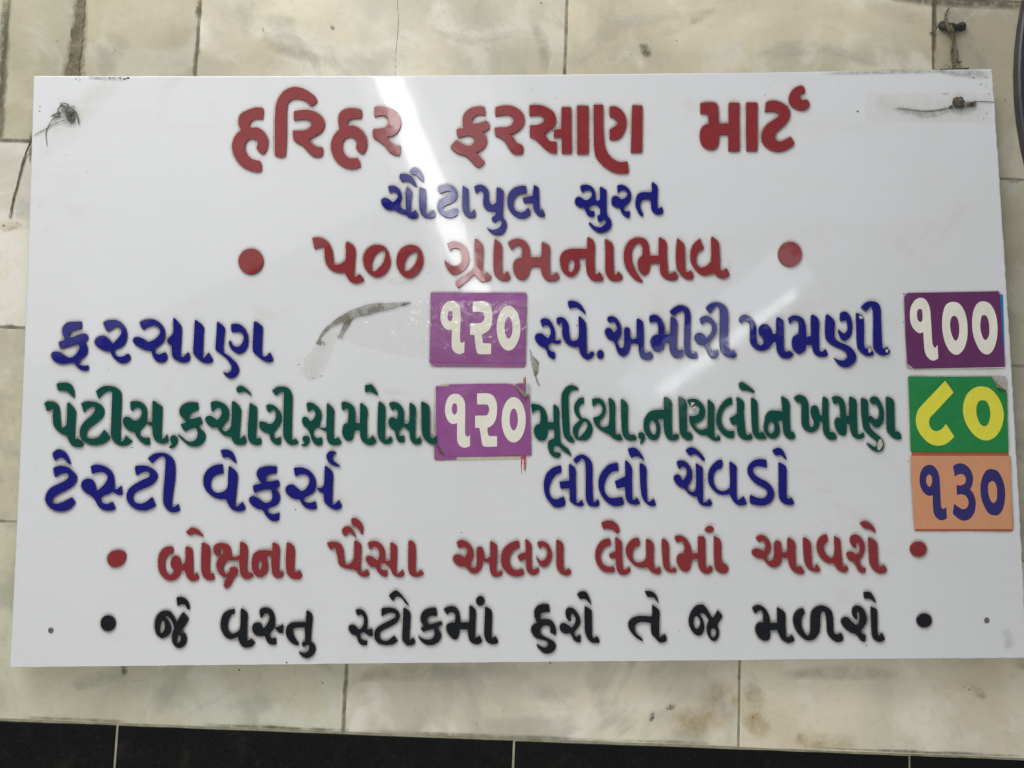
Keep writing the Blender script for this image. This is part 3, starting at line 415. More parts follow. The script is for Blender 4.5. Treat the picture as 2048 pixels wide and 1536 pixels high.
U:1368,308 1400,320 1470,420 1470,600 1475,900 1510,905 1550,870 1598,960 1570,978 1500,980 1420,950 1380,880 1365,710 1240,735 1212,625 1300,585 1370,550 1368,400
U:1588,352 1640,365 1690,425 1692,600 1705,930 1740,935 1800,885 1840,990 1800,1002 1740,995 1670,940 1625,860 1600,700 1590,500
U:1408,135 1470,115 1530,125 1580,170 1630,240 1662,320 1610,275 1550,250 1500,255 1460,268 1430,210
V:312,160 370,118 440,120 500,160 560,220 612,300 590,318 560,300 520,250 460,215 410,220 375,240 345,195
V:180,325 240,310 310,330 370,390 410,480 410,570 385,640 345,700 350,750 400,785 450,780 475,720 470,350 575,420 575,550 580,950 620,940 680,890 720,965 690,998 620,1000 550,980 505,920 490,860 430,850 360,810 300,740 230,710 170,660 135,590 140,545 185,518 225,540 265,610 310,570 335,510 330,440 295,400 260,405 215,440 190,380
V:860,295 878,350 860,430 800,450 750,510 735,590 750,670 790,740 850,770 920,765 985,720 990,600 980,335 1000,330 1090,400 1090,600 1095,890 1120,910 1195,850 1245,970 1200,990 1120,990 1060,950 1010,880 985,825 880,832 800,810 720,740 670,660 655,560 670,470 720,380 800,310
V:1540,300 1550,420 1480,405 1400,400 1345,420 1335,470 1370,530 1440,580 1540,630 1620,710 1655,790 1650,870 1600,950 1510,990 1400,990 1300,965 1290,890 1300,830 1360,860 1450,885 1520,870 1560,820 1545,760 1470,710 1380,660 1300,580 1262,510 1258,430 1290,360 1360,305 1450,288
V:1725,340 1760,348 1840,410 1845,600 1850,870 1875,895 1920,870 1965,960 1940,980 1870,985 1790,950 1740,880 1730,600
V:1632,155 1700,120 1760,130 1800,175 1855,300 1820,280 1780,240 1730,225 1690,240 1655,200
#red
W:*160,295 215,300 248,330 245,390 215,435 160,460 105,450 72,405 75,350 110,310
W:700,258 715,290 705,325 670,340 635,390 630,450 645,510 680,540 715,510 715,490 690,450 690,400 710,360 740,345 775,370 790,440 828,410 832,265 850,258 898,280 905,400 905,540 940,515 962,560 950,585 895,595 850,560 825,490 790,490 780,530 740,575 690,590 630,570 580,510 565,430 570,360 600,295 650,262
W:835,120 890,70 940,85 975,115 1012,165 960,145 920,135 880,152
W:990,225 1020,225 1065,265 1068,400 1065,520 1100,520 1118,575 1090,585 1040,580 1000,540 985,470
W:1190,225 1245,240 1275,285 1278,350 1310,362 1360,345 1365,215 1390,215 1435,260 1435,400 1430,510 1470,515 1495,545 1460,570 1410,572 1370,530 1360,460 1355,390 1290,395 1240,400 1200,450 1200,500 1225,530 1260,500 1265,465 1310,458 1340,480 1335,530 1300,575 1270,640 1225,670 1210,640 1215,600 1240,560 1190,545 1145,490 1135,420 1160,370 1180,345 1140,350 1108,310 1110,260 1145,230;-1185,275 1200,300 1195,335 1175,340 1160,300
W:1560,298 1680,298 1680,225 1700,222 1745,260 1745,400 1740,510 1780,500 1785,545 1760,565 1710,560 1680,520 1670,440 1668,352 1610,350 1635,420 1632,500 1600,545 1560,558 1510,535 1480,470 1480,390 1500,330;-1560,385 1577,435 1562,490 1543,475 1541,425
W:1820,222 1850,225 1893,270 1895,400 1890,500 1920,510 1945,488 1972,545 1950,572 1890,575 1840,545 1815,480 1812,350
X:108,445 170,425 260,430 320,465 360,530 375,640 385,770 430,790 500,745 530,680 540,410 570,405 640,470 640,650 630,900 680,895 740,860 780,935 750,965 680,970 610,935 570,870 480,850 390,835 300,780 280,680 260,600 245,520 215,520 165,550
X:345,225 400,185 460,182 500,220 540,290 578,365 530,320 480,280 440,280 400,332 360,290
X:490,60 540,45 600,75 650,130 678,190 675,300 655,305 620,240 570,180 515,165 495,110
X:755,440 820,412 900,420 970,470 1015,550 1025,650 1020,720 1060,725 1105,710 1108,440 1135,430 1212,490 1210,700 1200,920 1230,920 1300,860 1332,935 1300,970 1220,975 1150,940 1110,850 1080,810 1010,755 960,770 930,800 970,860 1060,870 1060,970 1010,972 950,940 900,880 870,825 800,810 745,750 720,690 740,650 800,650 860,690 900,720 930,650 925,560 890,505 840,505 785,550
X:1392,410 1430,405 1490,455 1505,550 1505,900 1530,910 1590,865 1638,925 1600,955 1520,975 1440,955 1395,890 1388,700
Y:105,190 170,160 240,175 310,225 360,310 372,390 350,470 315,550 325,585 380,600 415,570 420,300 450,265 500,270 530,330 540,440 580,450 632,420 632,180 650,175 738,235 740,400 725,660 760,665 800,635 830,685 800,720 730,738 670,720 635,660 620,520 580,510 520,480 500,590 450,660 380,685 310,655 240,580 170,575 90,530 50,460 60,410 110,385 170,400 230,435 265,370 270,310 240,270 190,270 128,282 120,230
Y:1082,165 1098,280 1040,300 980,350 940,420 935,500 960,580 1020,630 1070,635 1135,605 1170,690 1120,720 1040,732 950,705 860,630 815,550 805,440 830,330 900,240 990,190
Y:1185,150 1215,155 1280,230 1285,400 1290,620 1330,620 1385,590 1408,650 1370,690 1310,708 1250,685 1210,620 1195,460 1100,490 1065,410 1130,370 1195,350
Y:1380,190 1460,178 1530,210 1580,290 1605,380 1590,470 1550,545 1490,580 1430,560 1380,490 1348,400 1380,440 1440,492 1500,460 1530,380 1520,300 1480,255 1440,265 1420,300 1385,240
Y:1675,155 1710,160 1780,225 1782,400 1790,640 1830,630 1870,605 1915,660 1890,695 1830,712 1760,690 1700,620 1680,550 1675,350
Z:335,318 352,410 300,425 250,460 215,530 212,600 240,665 290,700 350,712 385,700 410,740 400,775 330,785 250,765 180,690 145,600 145,500 180,410 240,345
Z:412,310 440,315 500,370 505,500 518,745 560,740 600,705 628,755 590,800 530,818 470,800 435,740 420,590 345,588 328,540 380,515 420,490
Z:225,105 290,82 370,82 430,125 465,180 470,235 440,255 400,215 340,190 250,190 235,145
Z:730,312 750,380 735,420 690,440 655,500 650,570 670,620 720,650 780,640 830,600 835,330 860,328 930,390 935,550 945,730 990,725 1015,705 1045,770 1020,805 960,800 900,770 860,720 780,720 690,695 610,620 565,540 560,460 590,390 650,330
Z:1050,330 1080,328 1140,395 1145,550 1158,730 1190,740 1225,710 1255,768 1220,780 1150,775 1090,735 1065,650 1055,500
Z:1222,300 1270,280 1340,295 1400,350 1440,430 1465,525 1545,525 1545,295 1620,290 1642,330 1642,500 1645,725 1680,725 1710,690 1748,740 1720,780 1650,798 1590,765 1555,690 1545,600 1470,600 1445,660 1430,740 1380,775 1320,750 1270,680 1252,600 1280,540 1350,520 1365,450 1340,365 1300,362 1255,375
Z:1635,205 1670,160 1720,148 1762,180 1755,220 1710,238 1665,230
Z:1762,290 1790,295 1855,355 1860,500 1870,660 1910,665 1967,730 1930,790 1860,792 1800,755 1775,680 1765,500
a:115,245 160,218 215,230 260,280 280,340 270,400 240,440 230,480 270,498 310,470 320,300 345,272 385,290 400,400 430,405 460,385 460,250 480,248 540,300 545,400 550,560 600,555 630,590 645,628 590,635 530,610 485,550 470,465 400,460 385,520 340,560 290,560 235,520 200,475 130,460 78,420 75,385 110,362 160,370 205,390 225,350 220,300 195,275 150,290
a:628,245 650,245 705,295 715,400 725,570 760,570 770,525 818,598 770,612 700,590 655,530 640,470 630,350
a:880,208 895,265 880,295 855,320 850,370 880,430 930,470 965,430 965,225 1030,265 1040,400 1055,555 1095,545 1117,585 1090,612 1040,610 990,570 960,525 890,515 820,460 785,390 780,310 805,245 850,212
a:1150,225 1190,210 1240,235 1280,290 1292,360 1275,430 1240,480 1235,520 1270,565 1300,570 1300,615 1270,628 1230,605 1200,550 1180,510 1120,480 1095,420 1110,395 1150,395 1190,420 1215,425 1240,390 1235,320 1215,290 1200,300 1205,350 1180,355 1145,310 1135,260
a:1332,245 1360,250 1420,300 1430,400 1440,560 1500,540 1535,595 1510,620 1450,625 1390,590 1350,520 1340,400
a:1238,85 1290,65 1340,85 1390,135 1412,195 1370,165 1330,150 1290,140
a:*@1870,368,88,82
#black
b:*@842,475,92,98
b:1560,318 1610,330 1650,380 1680,430 1690,470 1730,400 1775,337 1845,420 1800,500 1740,585 1790,600 1818,660 1810,720 1770,770 1715,782 1665,750 1635,680 1640,600 1660,530 1630,440 1590,390 1560,385 1540,400 1590,450 1620,510 1620,580 1580,635 1510,665 1450,620 1425,550 1422,480 1440,400 1490,340;-1520,430 1545,470 1545,540 1520,590 1490,600 1482,570 1490,490;-1720,615 1745,640 1742,690 1710,725 1690,715 1695,670
b:1692,155 1760,150 1820,190 1850,250 1855,305 1830,300 1800,250 1750,240 1705,262
c:355,350 365,440 310,460 270,520 240,600 230,680 255,770 310,815 360,810 430,765 465,700 475,350 495,345 595,430 595,600 590,940 640,930 665,905 745,985 700,1040 630,1070 560,1072 490,1030 440,940 420,870 360,900 280,915 200,880 130,780 102,680 110,560 150,450 230,385
c:830,365 900,330 980,330 1050,370 1100,460 1115,560 1110,640 1100,700 1190,680 1265,635 1265,805 1200,800 1110,710 1060,760 1015,830 1020,870 1060,895 1130,890 1140,1015 1080,1022 1010,1005 960,950 925,860 850,862 780,850 710,790 690,700 720,630 790,605 850,620 890,720 950,660 1005,560 1010,480 980,440 930,440 885,490 855,525 835,450
c:1700,385 1720,385 1805,460 1800,650 1775,960 1840,1010 1870,1080 1850,1170 1790,1240 1710,1268 1630,1240 1570,1180 1548,1145 1600,1165 1680,1170 1740,1120 1750,1050 1730,1020 1640,1062 1620,1020 1620,975 1670,955 1675,850 1665,700 1500,705 1450,730 1450,800 1480,880 1565,1010 1540,1028 1460,1005 1380,940 1325,850 1315,760 1340,680 1400,620 1490,598 1690,600
d:190,310 240,300 295,325 335,400 340,470 330,555 400,545 405,640 350,625 300,590 250,600 250,660 290,685 335,690 335,745 280,748 230,710 205,630 150,610 110,560 108,510 145,490 190,510 225,550 260,545 290,490 295,410 265,365 215,380
d:515,290 600,280 680,295 730,340 740,400 710,460 640,510 540,560 495,600 490,660 530,690 590,690 670,630 718,695 660,735 570,745 490,730 435,680 425,600 450,540 520,490 620,440 690,400 690,360 650,345 590,350 515,392
d:605,130 660,80 700,65 750,110 800,170 860,260 820,235 770,170 730,145 690,150 660,202 630,170
d:785,285 800,285 868,340 870,450 858,690 910,655 938,710 900,745 830,750 775,680 778,500
d:1190,280 1205,385 1120,385 1080,420 1075,460 1110,490 1190,470 1250,450 1275,485 1200,530 1250,600 1250,660 1210,715 1140,745 1070,740 1010,700 960,625 1020,665 1090,680 1150,660 1175,600 1160,545 1100,560 1035,583 1000,540 1040,510 1005,450 1005,380 1040,320 1100,290
d:1285,300 1340,270 1400,265 1450,290 1480,350 1495,465 1590,465 1605,440 1605,260 1620,258 1680,310 1682,450 1675,660 1735,630 1768,705 1720,735 1660,730 1610,690 1590,620 1585,555 1490,550 1475,620 1460,665 1420,675 1370,640 1325,570 1320,500 1370,470 1425,465 1430,370 1400,335 1360,345 1330,370
d:@1742,198,54,60
d:1800,275 1825,278 1880,320 1885,450 1880,660 1930,640 1968,705 1940,730 1880,735 1820,700 1790,620 1795,450
e:550,370 575,515 480,525 410,545 385,590 390,640 420,655 510,655 600,680 660,760 690,850 690,970 630,935 578,910 585,850 575,800 520,775 450,790 400,830 385,890 410,950 480,1000 580,1045 660,1100 690,1160 670,1240 600,1300 520,1320 440,1295 370,1230 330,1180 315,1135 370,1165 450,1200 510,1190 545,1150 530,1100 460,1060 380,1040 300,1010 240,940 212,860 235,790 280,750 330,720 290,640 270,550 290,460 350,395 440,365
e:960,435 1030,455 1090,520 1140,600 1160,690 1140,780 1080,860 1030,910 1050,980 1090,995 1160,950 1165,1100 1100,1100 1040,1060 1000,990 960,925 880,935 810,910 765,850 765,785 800,735 860,735 920,770 990,820 1040,770 1065,690 1060,620 1020,555 990,560 975,600 980,690 955,700 910,660 880,590 880,500 910,450
e:1240,412 1290,425 1380,490 1380,700 1385,1010 1420,1020 1480,985 1525,1060 1520,1110 1440,1112 1360,1090 1290,1010 1250,900 1238,650
e:1095,175 1160,130 1230,122 1290,160 1330,250 1380,385 1320,330 1260,275 1210,265 1155,270 1120,225
f:420,105 510,105 580,135 630,200 665,330 630,275 580,220 530,205 470,205 445,150
f:548,345 570,350 672,440 672,600 668,890 710,880 765,835 798,920 780,960 720,982 670,975 600,900 540,830 530,655 430,635 330,640 265,680 250,760 290,840 360,900 400,945 390,958 340,940 260,880 180,790 143,700 155,620 220,560 320,530 430,530 530,540 550,510
f:1400,335 1440,350 1500,430 1550,520 1585,555 1610,540 1670,430 1757,530 1700,620 1665,690 1690,770 1690,860 1660,930 1610,965 1550,930 1500,850 1482,760 1490,680 1520,605 1480,540 1430,490 1370,480 1365,510 1410,580 1440,670 1435,770 1400,840 1340,862 1260,820 1200,730 1175,630 1190,520 1240,420 1310,350;-1310,530 1350,565 1372,640 1360,710 1320,755 1280,730 1258,660 1265,570 1290,535;-1600,740 1640,770 1640,850 1600,900 1560,880 1545,820 1560,755
g:95,300 160,265 220,275 280,330 320,410 335,505 430,500 425,300 440,295 530,370 535,500 545,690 580,695 620,655 660,730 620,755 560,762 490,720 450,650 430,595 335,600 330,700 300,732 250,735 190,700 145,620 145,550 180,500 245,495 245,400 230,340 190,335 135,380
g:768,305 793,375 770,400 750,450 745,530 770,600 810,660 840,670 865,630 870,420 890,340 940,290 1010,272 1080,290 1140,340 1165,420 1175,620 1200,650 1230,655 1255,630 1285,650 1303,715 1280,745 1220,755 1150,715 1095,640 1085,520 1075,420 1060,360 1020,350 1000,390 990,600 960,670 910,720 850,732 780,710 700,630 650,530 640,440 660,370 710,320
g:1480,272 1530,285 1580,340 1608,420 1605,490 1570,560 1530,600 1550,640 1600,665 1590,748 1550,745 1500,690 1465,650 1400,630 1320,570 1275,500 1275,450 1310,425 1360,430 1410,480 1470,532 1510,500 1520,430 1515,360 1500,350 1482,370 1490,450 1465,450 1425,400 1420,330 1440,285
g:1665,285 1745,320 1750,450 1752,650 1785,675 1810,630 1855,715 1810,748 1750,745 1690,690 1675,500
g:1570,95 1640,92 1680,120 1740,250 1690,205 1640,180 1580,182
p:*@1849,1241,15,14
"""
# ------------------------------------------------------------------ objects
MW = {}
def place(o, mw, parent):
    MW[o.name] = mw
    if parent is not None:
        o.parent = parent; o.matrix_basis = MW[parent.name].inverted() @ mw
    else: o.matrix_basis = mw
def tag(o, label, cat, group=None):
    o['label'] = label; o['category'] = cat
    if group: o['group'] = group
    return o
def empty(name, at, mat=None):
    o = bpy.data.objects.new(name, None); scene.collection.objects.link(o); o.empty_display_size = .02
    place(o, (ML if mat is None else mat) @ Matrix.Translation(at), None); return o
def mesh(name, verts, faces, mat, parent=None, smooth=False, base=ML, tilt=None, cover=None):
    """verts in Blender axes of the frame 'base'; the object's origin is put at their centre"""
    c = sum((Vector(v) for v in verts), Vector())/len(verts)
    me = bpy.data.meshes.new(name); me.from_pydata([tuple(Vector(v)-c) for v in verts], [], faces); me.update()
    if smooth: me.polygons.foreach_set('use_smooth', [True]*len(me.polygons))
    if cover is not None:
        a = me.attributes.new('cover', 'FLOAT', 'POINT'); a.data.foreach_set('value', cover)
    me.materials.append(mat)
    o = bpy.data.objects.new(name, me); scene.collection.objects.link(o)
    mw = base @ Matrix.Translation(c)
    if tilt: mw = mw @ Matrix.Rotation(tilt[0], 4, 'X') @ Matrix.Rotation(tilt[1], 4, 'Z')
    place(o, mw, parent); return o

# ---- outlines traced as loops of points -> smooth cut-out plates
def smooth_loop(pts, lim=52):
    p = np.array(pts, float); n = len(p)
    if n < 5: return p
    d = np.roll(p, -1, 0)-p; a = np.arctan2(d[:, 1], d[:, 0]); turn = np.abs((a-np.roll(a, 1)+np.pi) % (2*np.pi)-np.pi)
    corner = turn > math.radians(lim)
    tan = (np.roll(p, -1, 0)-np.roll(p, 1, 0))/2
    out = []
    for i in range(n):
        j = (i+1) % n; L = np.linalg.norm(p[j]-p[i])
        def tg(k):
            if corner[k]: return (p[j]-p[i])*.9
            v = tan[k]; return v/max(np.linalg.norm(v), 1e-9)*L
        m0, m1 = tg(i), tg(j)
        for s in np.linspace(0, 1, 6, endpoint=False):
            out.append((2*s**3-3*s*s+1)*p[i]+(s**3-2*s*s+s)*m0+(3*s*s-2*s**3)*p[j]+(s**3-s*s)*m1)
    return np.array(out)
def raster(loops, S):
    allp = np.concatenate([l for _, l in loops]); lo = allp.min(0)-4/S-1; hi = allp.max(0)+4/S+1
    w, h = (np.ceil((hi-lo)*S).astype(int)+1)
    G = np.zeros((h, w))
    for sign, l in loops:
        q = (l-lo)*S; x0, y0 = q[:, 0], q[:, 1]; x1, y1 = np.roll(x0, -1), np.roll(y0, -1)
        acc = np.zeros((h, w))
        for sub in (.25, .75):
            for r in range(max(0, int(y0.min())-1), min(h, int(y0.max())+2)):
                y = r-.5+sub+1e-6
                k = ((y0 <= y) & (y1 > y)) | ((y1 <= y) & (y0 > y))
                if not k.any(): continue
                xs = np.sort(x0[k]+(y-y0[k])/(y1[k]-y0[k])*(x1[k]-x0[k]))
                cx = np.arange(w)-.5
                for a, b in zip(xs[::2], xs[1::2]):
                    acc[r] += np.clip(b-cx, 0, 1)-np.clip(a-cx, 0, 1)
        acc = np.clip(acc/2, 0, 1)
        G = np.maximum(G, acc) if sign > 0 else G*(1-acc)
    for _ in range(2):
        G[1:-1] = (G[:-2]+2*G[1:-1]+G[2:])/4; G[:, 1:-1] = (G[:, :-2]+2*G[:, 1:-1]+G[:, 2:])/4
    return G, lo
def contours(G):
    h, w = G.shape; I = G > .5
    code = I[:-1, :-1]*1+I[:-1, 1:]*2+I[1:, 1:]*4+I[1:, :-1]*8
    ys, xs = np.nonzero((code > 0) & (code < 15)); nxt = {}
    TB = {1: [(3, 0)], 2: [(0, 1)], 3: [(3, 1)], 4: [(1, 2)], 5: [(3, 0), (1, 2)], 6: [(0, 2)], 7: [(3, 2)], 8: [(2, 3)], 9: [(2, 0)], 10: [(0, 1), (2, 3)], 11: [(2, 1)], 12: [(1, 3)], 13: [(1, 0)], 14: [(0, 3)]}
    for y, x in zip(ys.tolist(), xs.tolist()):
        E = ((y, x, 0), (y, x+1, 1), (y+1, x, 0), (y, x, 1))
        for a, b in TB[int(code[y, x])]: nxt[E[a]] = E[b]
    loops = []
    while nxt:
        s, e = next(iter(nxt.items())); ring = []; k = s
        while k in nxt: ring.append(k); k = nxt.pop(k)
        pts = []
        for y, x, v in ring:
            g0 = G[y, x]; g1 = G[y+1, x] if v else G[y, x+1]; f = (.5-g0)/(g1-g0) if g1 != g0 else .5
            pts.append((x, y+f) if v else (x+f, y))
        if len(pts) > 12: loops.append(np.array(pts))
    return loops
def rdp(p, tol):
    n = len(p); keep = np.zeros(n, bool); far = int(np.argmax(((p-p[0])**2).sum(1))); keep[0] = keep[far] = True
    st = [(0, far), (far, n)]
    while st:
        a, b = st.pop()
        if b-a < 2: continue
        A, B = p[a], p[b % n]; d = B-A; L = np.hypot(*d)
        s = p[a+1:b]
        e = np.abs(d[0]*(s[:, 1]-A[1])-d[1]*(s[:, 0]-A[0]))/L if L > 1e-9 else np.hypot(*(s-A).T)
        k = int(np.argmax(e))
        if e[k] > tol: keep[a+1+k] = True; st += [(a, a+1+k), (a+1+k, b)]
    return p[keep]
def plate(name, loops, w0, w1, mat, parent=None, S=2.5, bevel=.0002, tilt=None, tol=.06, smoothed=True):
    """a flat plate cut to the traced outline, standing from depth w0 to w1 of the board frame"""
    L = []
    for sign, pts in loops: L.append((sign, smooth_loop(pts) if smoothed else np.array(pts, float)))
    G, lo = raster(L, S); verts = []; faces = []; rings = []
    for c in contours(G):
        c = rdp(c, tol*S)/S+lo
        uv = np.array([P(x, y, w1)[:2] for x, y in c])
        rings.append(uv)
    def area2(r): return ((r[:, 0]*np.roll(r[:, 1], -1)-np.roll(r[:, 0], -1)*r[:, 1]).sum())/2
    ar = [area2(r) for r in rings]
    if not rings: raise ValueError(name)
    big = max(range(len(ar)), key=lambda i: abs(ar[i])); s = 1 if ar[big] > 0 else -1
    rings = [r if s > 0 else r[::-1] for r in rings]; ar = [a*s for a in ar]
    insets = []; base = []
    for r in rings:
        e = np.roll(r, -1, 0)-r; e /= np.maximum(np.linalg.norm(e, axis=1, keepdims=True), 1e-9)
        nrm = np.stack([-e[:, 1], e[:, 0]], 1); nn = nrm+np.roll(nrm, 1, 0); q = (nn**2).sum(1, keepdims=True)
        ins = r+nn*2/np.maximum(q, 1.2)*bevel
        b0 = len(verts); n = len(r); base.append(b0)
        verts += [(x, -w0, y) for x, y in r]+[(x, -(w1-bevel), y) for x, y in r]+[(x, -w1, y) for x, y in ins]
        for i in range(n):
            j = (i+1) % n
            faces.append((b0+i, b0+j, b0+n+j, b0+n+i)); faces.append((b0+n+i, b0+n+j, b0+2*n+j, b0+2*n+i))
        insets.append(ins)
    def inside(pt, r):
        x, y = pt; a = r; b = np.roll(r, -1, 0); k = ((a[:, 1] <= y) & (b[:, 1] > y)) | ((b[:, 1] <= y) & (a[:, 1] > y))
        return (a[k, 0]+(y-a[k, 1])/(b[k, 1]-a[k, 1])*(b[k, 0]-a[k, 0]) > x).sum() % 2 == 1
    for i, r in enumerate(rings):
        if ar[i] <= 0: continue
        grp = [i]+[j for j in range(len(rings)) if ar[j] < 0 and inside(rings[j][0], r)]
        idx = []
        for g in grp: idx += [base[g]+2*len(rings[g])+k for k in range(len(rings[g]))]
        for tri in tessellate_polygon([[Vector((x, y, 0)) for x, y in insets[g]] for g in grp]):
            a, b, c = (np.array(verts[idx[k]]) for k in tri)
            nz = (b[0]-a[0])*(c[2]-a[2])-(b[2]-a[2])*(c[0]-a[0])
            faces.append(tuple(idx[k] for k in (tri if nz > 0 else tri[::-1])))
    return mesh(name, verts, faces, mat, parent, tilt=tilt)
def parse(spec, sc=None):
    out = []
    for l in spec.split(';'):
        l = l.strip()
        if len(l) > 1 and l[1] == ':': sc = CR[l[0]]; l = l[2:]
        l = l.lstrip('*,'); sign = 1
        if l[0] == '-' and (l[1] == '@' or True):
            if l[1] == '@': sign = -1; l = l[1:]
            elif hole_ok(l, out): sign = -1; l = l[1:]
        if l[0] == '@':
            cx, cy, rx, ry = map(float, l[1:].split(',')); pts = [(cx+rx*math.cos(t), cy+ry*math.sin(t)) for t in np.linspace(0, 2*np.pi, 28, endpoint=False)]
        else: pts = [tuple(map(float, q.split(','))) for q in l.split()]
        out.append((sign, [(sc[0]+x/sc[2], sc[1]+y/sc[2]) for x, y in pts]))
    return out
def hole_ok(l, out): return len(out) > 0        # a leading minus on any loop but the first marks a hole
CR = {}; GL = []; colour = None
for ln in GLYPHS.strip().splitlines():
    if ln.startswith('# '): continue
    if ln[0] == '=': q = ln[1:].split(); CR[q[0]] = tuple(map(float, q[1:]))
    elif ln[0] == '#': colour = ln[1:].strip()
    else: GL.append((colour, ln))

# ------------------------------------------------------------------ wall
wall = empty('tiled_wall', (0, -WALL_W, 0)); wall['kind'] = 'structure'
wall['label'] = 'wall of dirty cream marble tiles over a row of black stone tiles behind the board'
WY = W(1000, 700).y
def Zat(px, py): return W(px, py).z
def Xat(px, py): return W(px, py).x
rows = [(Zat(0, -78)+Zat(2048, 8))/2, (Zat(0, 276)+Zat(2048, 364))/2, (Zat(0, 651)+Zat(2048, 735))/2, (Zat(0, 1041)+Zat(2048, 1124))/2, (Zat(0, 1440)+Zat(2048, 1519))/2]
top = rows[0]+(rows[0]-rows[1])
x_top = [Xat(17, 20), Xat(158, 60), Xat(396, 75), Xat(1132, 75), Xat(1868, 75)]
x_bot = [Xat(689, 1400), Xat(1479, 1400)]
step = x_top[3]-x_top[2]
def wmesh(name, verts, faces, mat, parent=None, **k): return mesh(name, verts, faces, mat, parent, base=Matrix.Identity(4), **k)
rs = random.Random(5)
def tile(x0, x1, z0, z1, mat, gap, tone=(1, 1, 1)):
    y = WY+rs.uniform(-.0003, .0005); g = gap/2; e = .0009
    x0 += g+rs.uniform(-.0006, .0006); x1 -= g; z0 += g; z1 -= g
    ring = []
    n = 14
    def jit(): return rs.uniform(-.0005, .0005)
    pts = [(x0+(x1-x0)*i/n, z0) for i in range(n)]+[(x1, z0+(z1-z0)*i/8) for i in range(8)]+[(x1-(x1-x0)*i/n, z1) for i in range(n)]+[(x0, z1-(z1-z0)*i/8) for i in range(8)]
    pts = [(a+jit()*.7, b+jit()*.7) for a, b in pts]
    cx, cz = (x0+x1)/2, (z0+z1)/2; m = len(pts)
    V = [(a, y+.009, b) for a, b in pts]+[(a, y+e, b) for a, b in pts]+[(a+math.copysign(e, cx-a)*(abs(a-cx) > (x1-x0)/2-.004), y, b+math.copysign(e, cz-b)*(abs(b-cz) > (z1-z0)/2-.004)) for a, b in pts]
    Fc = []
    for i in range(m):
        j = (i+1) % m; Fc += [(i, j, m+j, m+i), (m+i, m+j, 2*m+j, 2*m+i)]
    Fc.append(tuple(2*m+i for i in range(m)))
    o = wmesh('tile', V, Fc, mat, wall); o.color = (*tone, 1); return o
lo_x, hi_x = Xat(-260, 700), Xat(2330, 700)
courses = [(rows[0], top, [lo_x, x_bot[0]-.12, x_bot[0]+step*.9, hi_x]),
           (rows[1], rows[0], [lo_x]+x_top+[hi_x]),
           (rows[2], rows[1], [lo_x, Xat(105, 300), x_bot[0]+.02, x_bot[1]+.03, hi_x]),
           (rows[3], rows[2], [lo_x, x_top[2]+.03, x_top[3]+.04, Xat(1905, 900), hi_x]),
           (rows[4], rows[3], [lo_x]+x_bot+[hi_x])]
# tone multiplier of each tile, course by course
TONE = [[(1, 1, 1)]*3, [(.82, .83, .78), (.81, .82, .77), (.83, .82, .77), (1.06, 1.06, 1.05), (1.14, 1.13, 1.10), (.88, .87, .84)],
        [(1.12, 1.13, 1.22), (.95, .95, .95), (1, 1, 1), (.78, .79, .78)], [(.98, .98, .96), (1, 1, 1), (1, 1, 1), (.80, .81, .80)], [(.93, .96, .95), (1.17, 1.17, 1.19), (1.19, 1.19, 1.20)]]
for (z0, z1, xs), tn in zip(courses, TONE):
    for a, b, tc in zip(xs, xs[1:], tn): tile(a, b, z0, z1, M['tile'], .0029, tc)
xb = [lo_x, Xat(231, 1490), Xat(1027, 1510), Xat(1820, 1530), hi_x]; zb = rows[4]-.30
for a, b in zip(xb, xb[1:]): tile(a, b, zb, rows[4], M['black_tile'], .0020)
def sheet(name, x0, x1, z0, z1, y, mat): return wmesh(name, [(x0, y, z0), (x1, y, z0), (x1, y, z1), (x0, y, z1)], [(0, 1, 2, 3)], mat, wall)
sheet('grout', lo_x, hi_x, rows[3]+.09, top, WY+.0009, M['grout'])
sheet('pale_grout', lo_x, hi_x, zb, rows[3]+.09, WY+.0008, M['cream_grout'])

# ------------------------------------------------------------------ ribbons, tubes, blobs
def sm_line(pts, k=5):
    p = np.array(pts, float)
    if len(p) < 3: return np.array([p[0]+(p[-1]-p[0])*t for t in np.linspace(0, 1, k+1)])
    q = np.vstack([2*p[0]-p[1], p, 2*p[-1]-p[-2]]); out = []
    for i in range(1, len(q)-2):
        for s in np.linspace(0, 1, k, endpoint=False):
            out.append(.5*((2*q[i])+(-q[i-1]+q[i+1])*s+(2*q[i-1]-5*q[i]+4*q[i+1]-q[i+2])*s*s+(-q[i-1]+3*q[i]-3*q[i+1]+q[i+2])*s**3))
    return np.array(out+[p[-1]])
def ribbon(name, pts, w, mat, parent, label=None):
    """a soft-edged film of dirt along pixels (x, y, half width) lying on depth w"""
    q = sm_line(pts, 6); V = []; C = []; n = 8; Fc = []
    d = np.gradient(q[:, :2], axis=0); d /= np.maximum(np.linalg.norm(d, axis=1, keepdims=True), 1e-6)
    m = len(q)
    for i, (x, y, hw) in enumerate(q):
        for j in range(n+1):
            s = -1+2*j/n; p = P(x-d[i][1]*hw*s, y+d[i][0]*hw*s, w); V.append(L2B(p))
            e = min(1, i/(m*.14+.1), (m-1-i)/(m*.14+.1)); C.append(max(0, (1-abs(s)**1.6))*min(1, e))
    for i in range(m-1):
        for j in range(n): a = i*(n+1)+j; Fc.append((a, a+1, a+n+2, a+n+1))
    return mesh(name, V, Fc, mat, parent, cover=C)
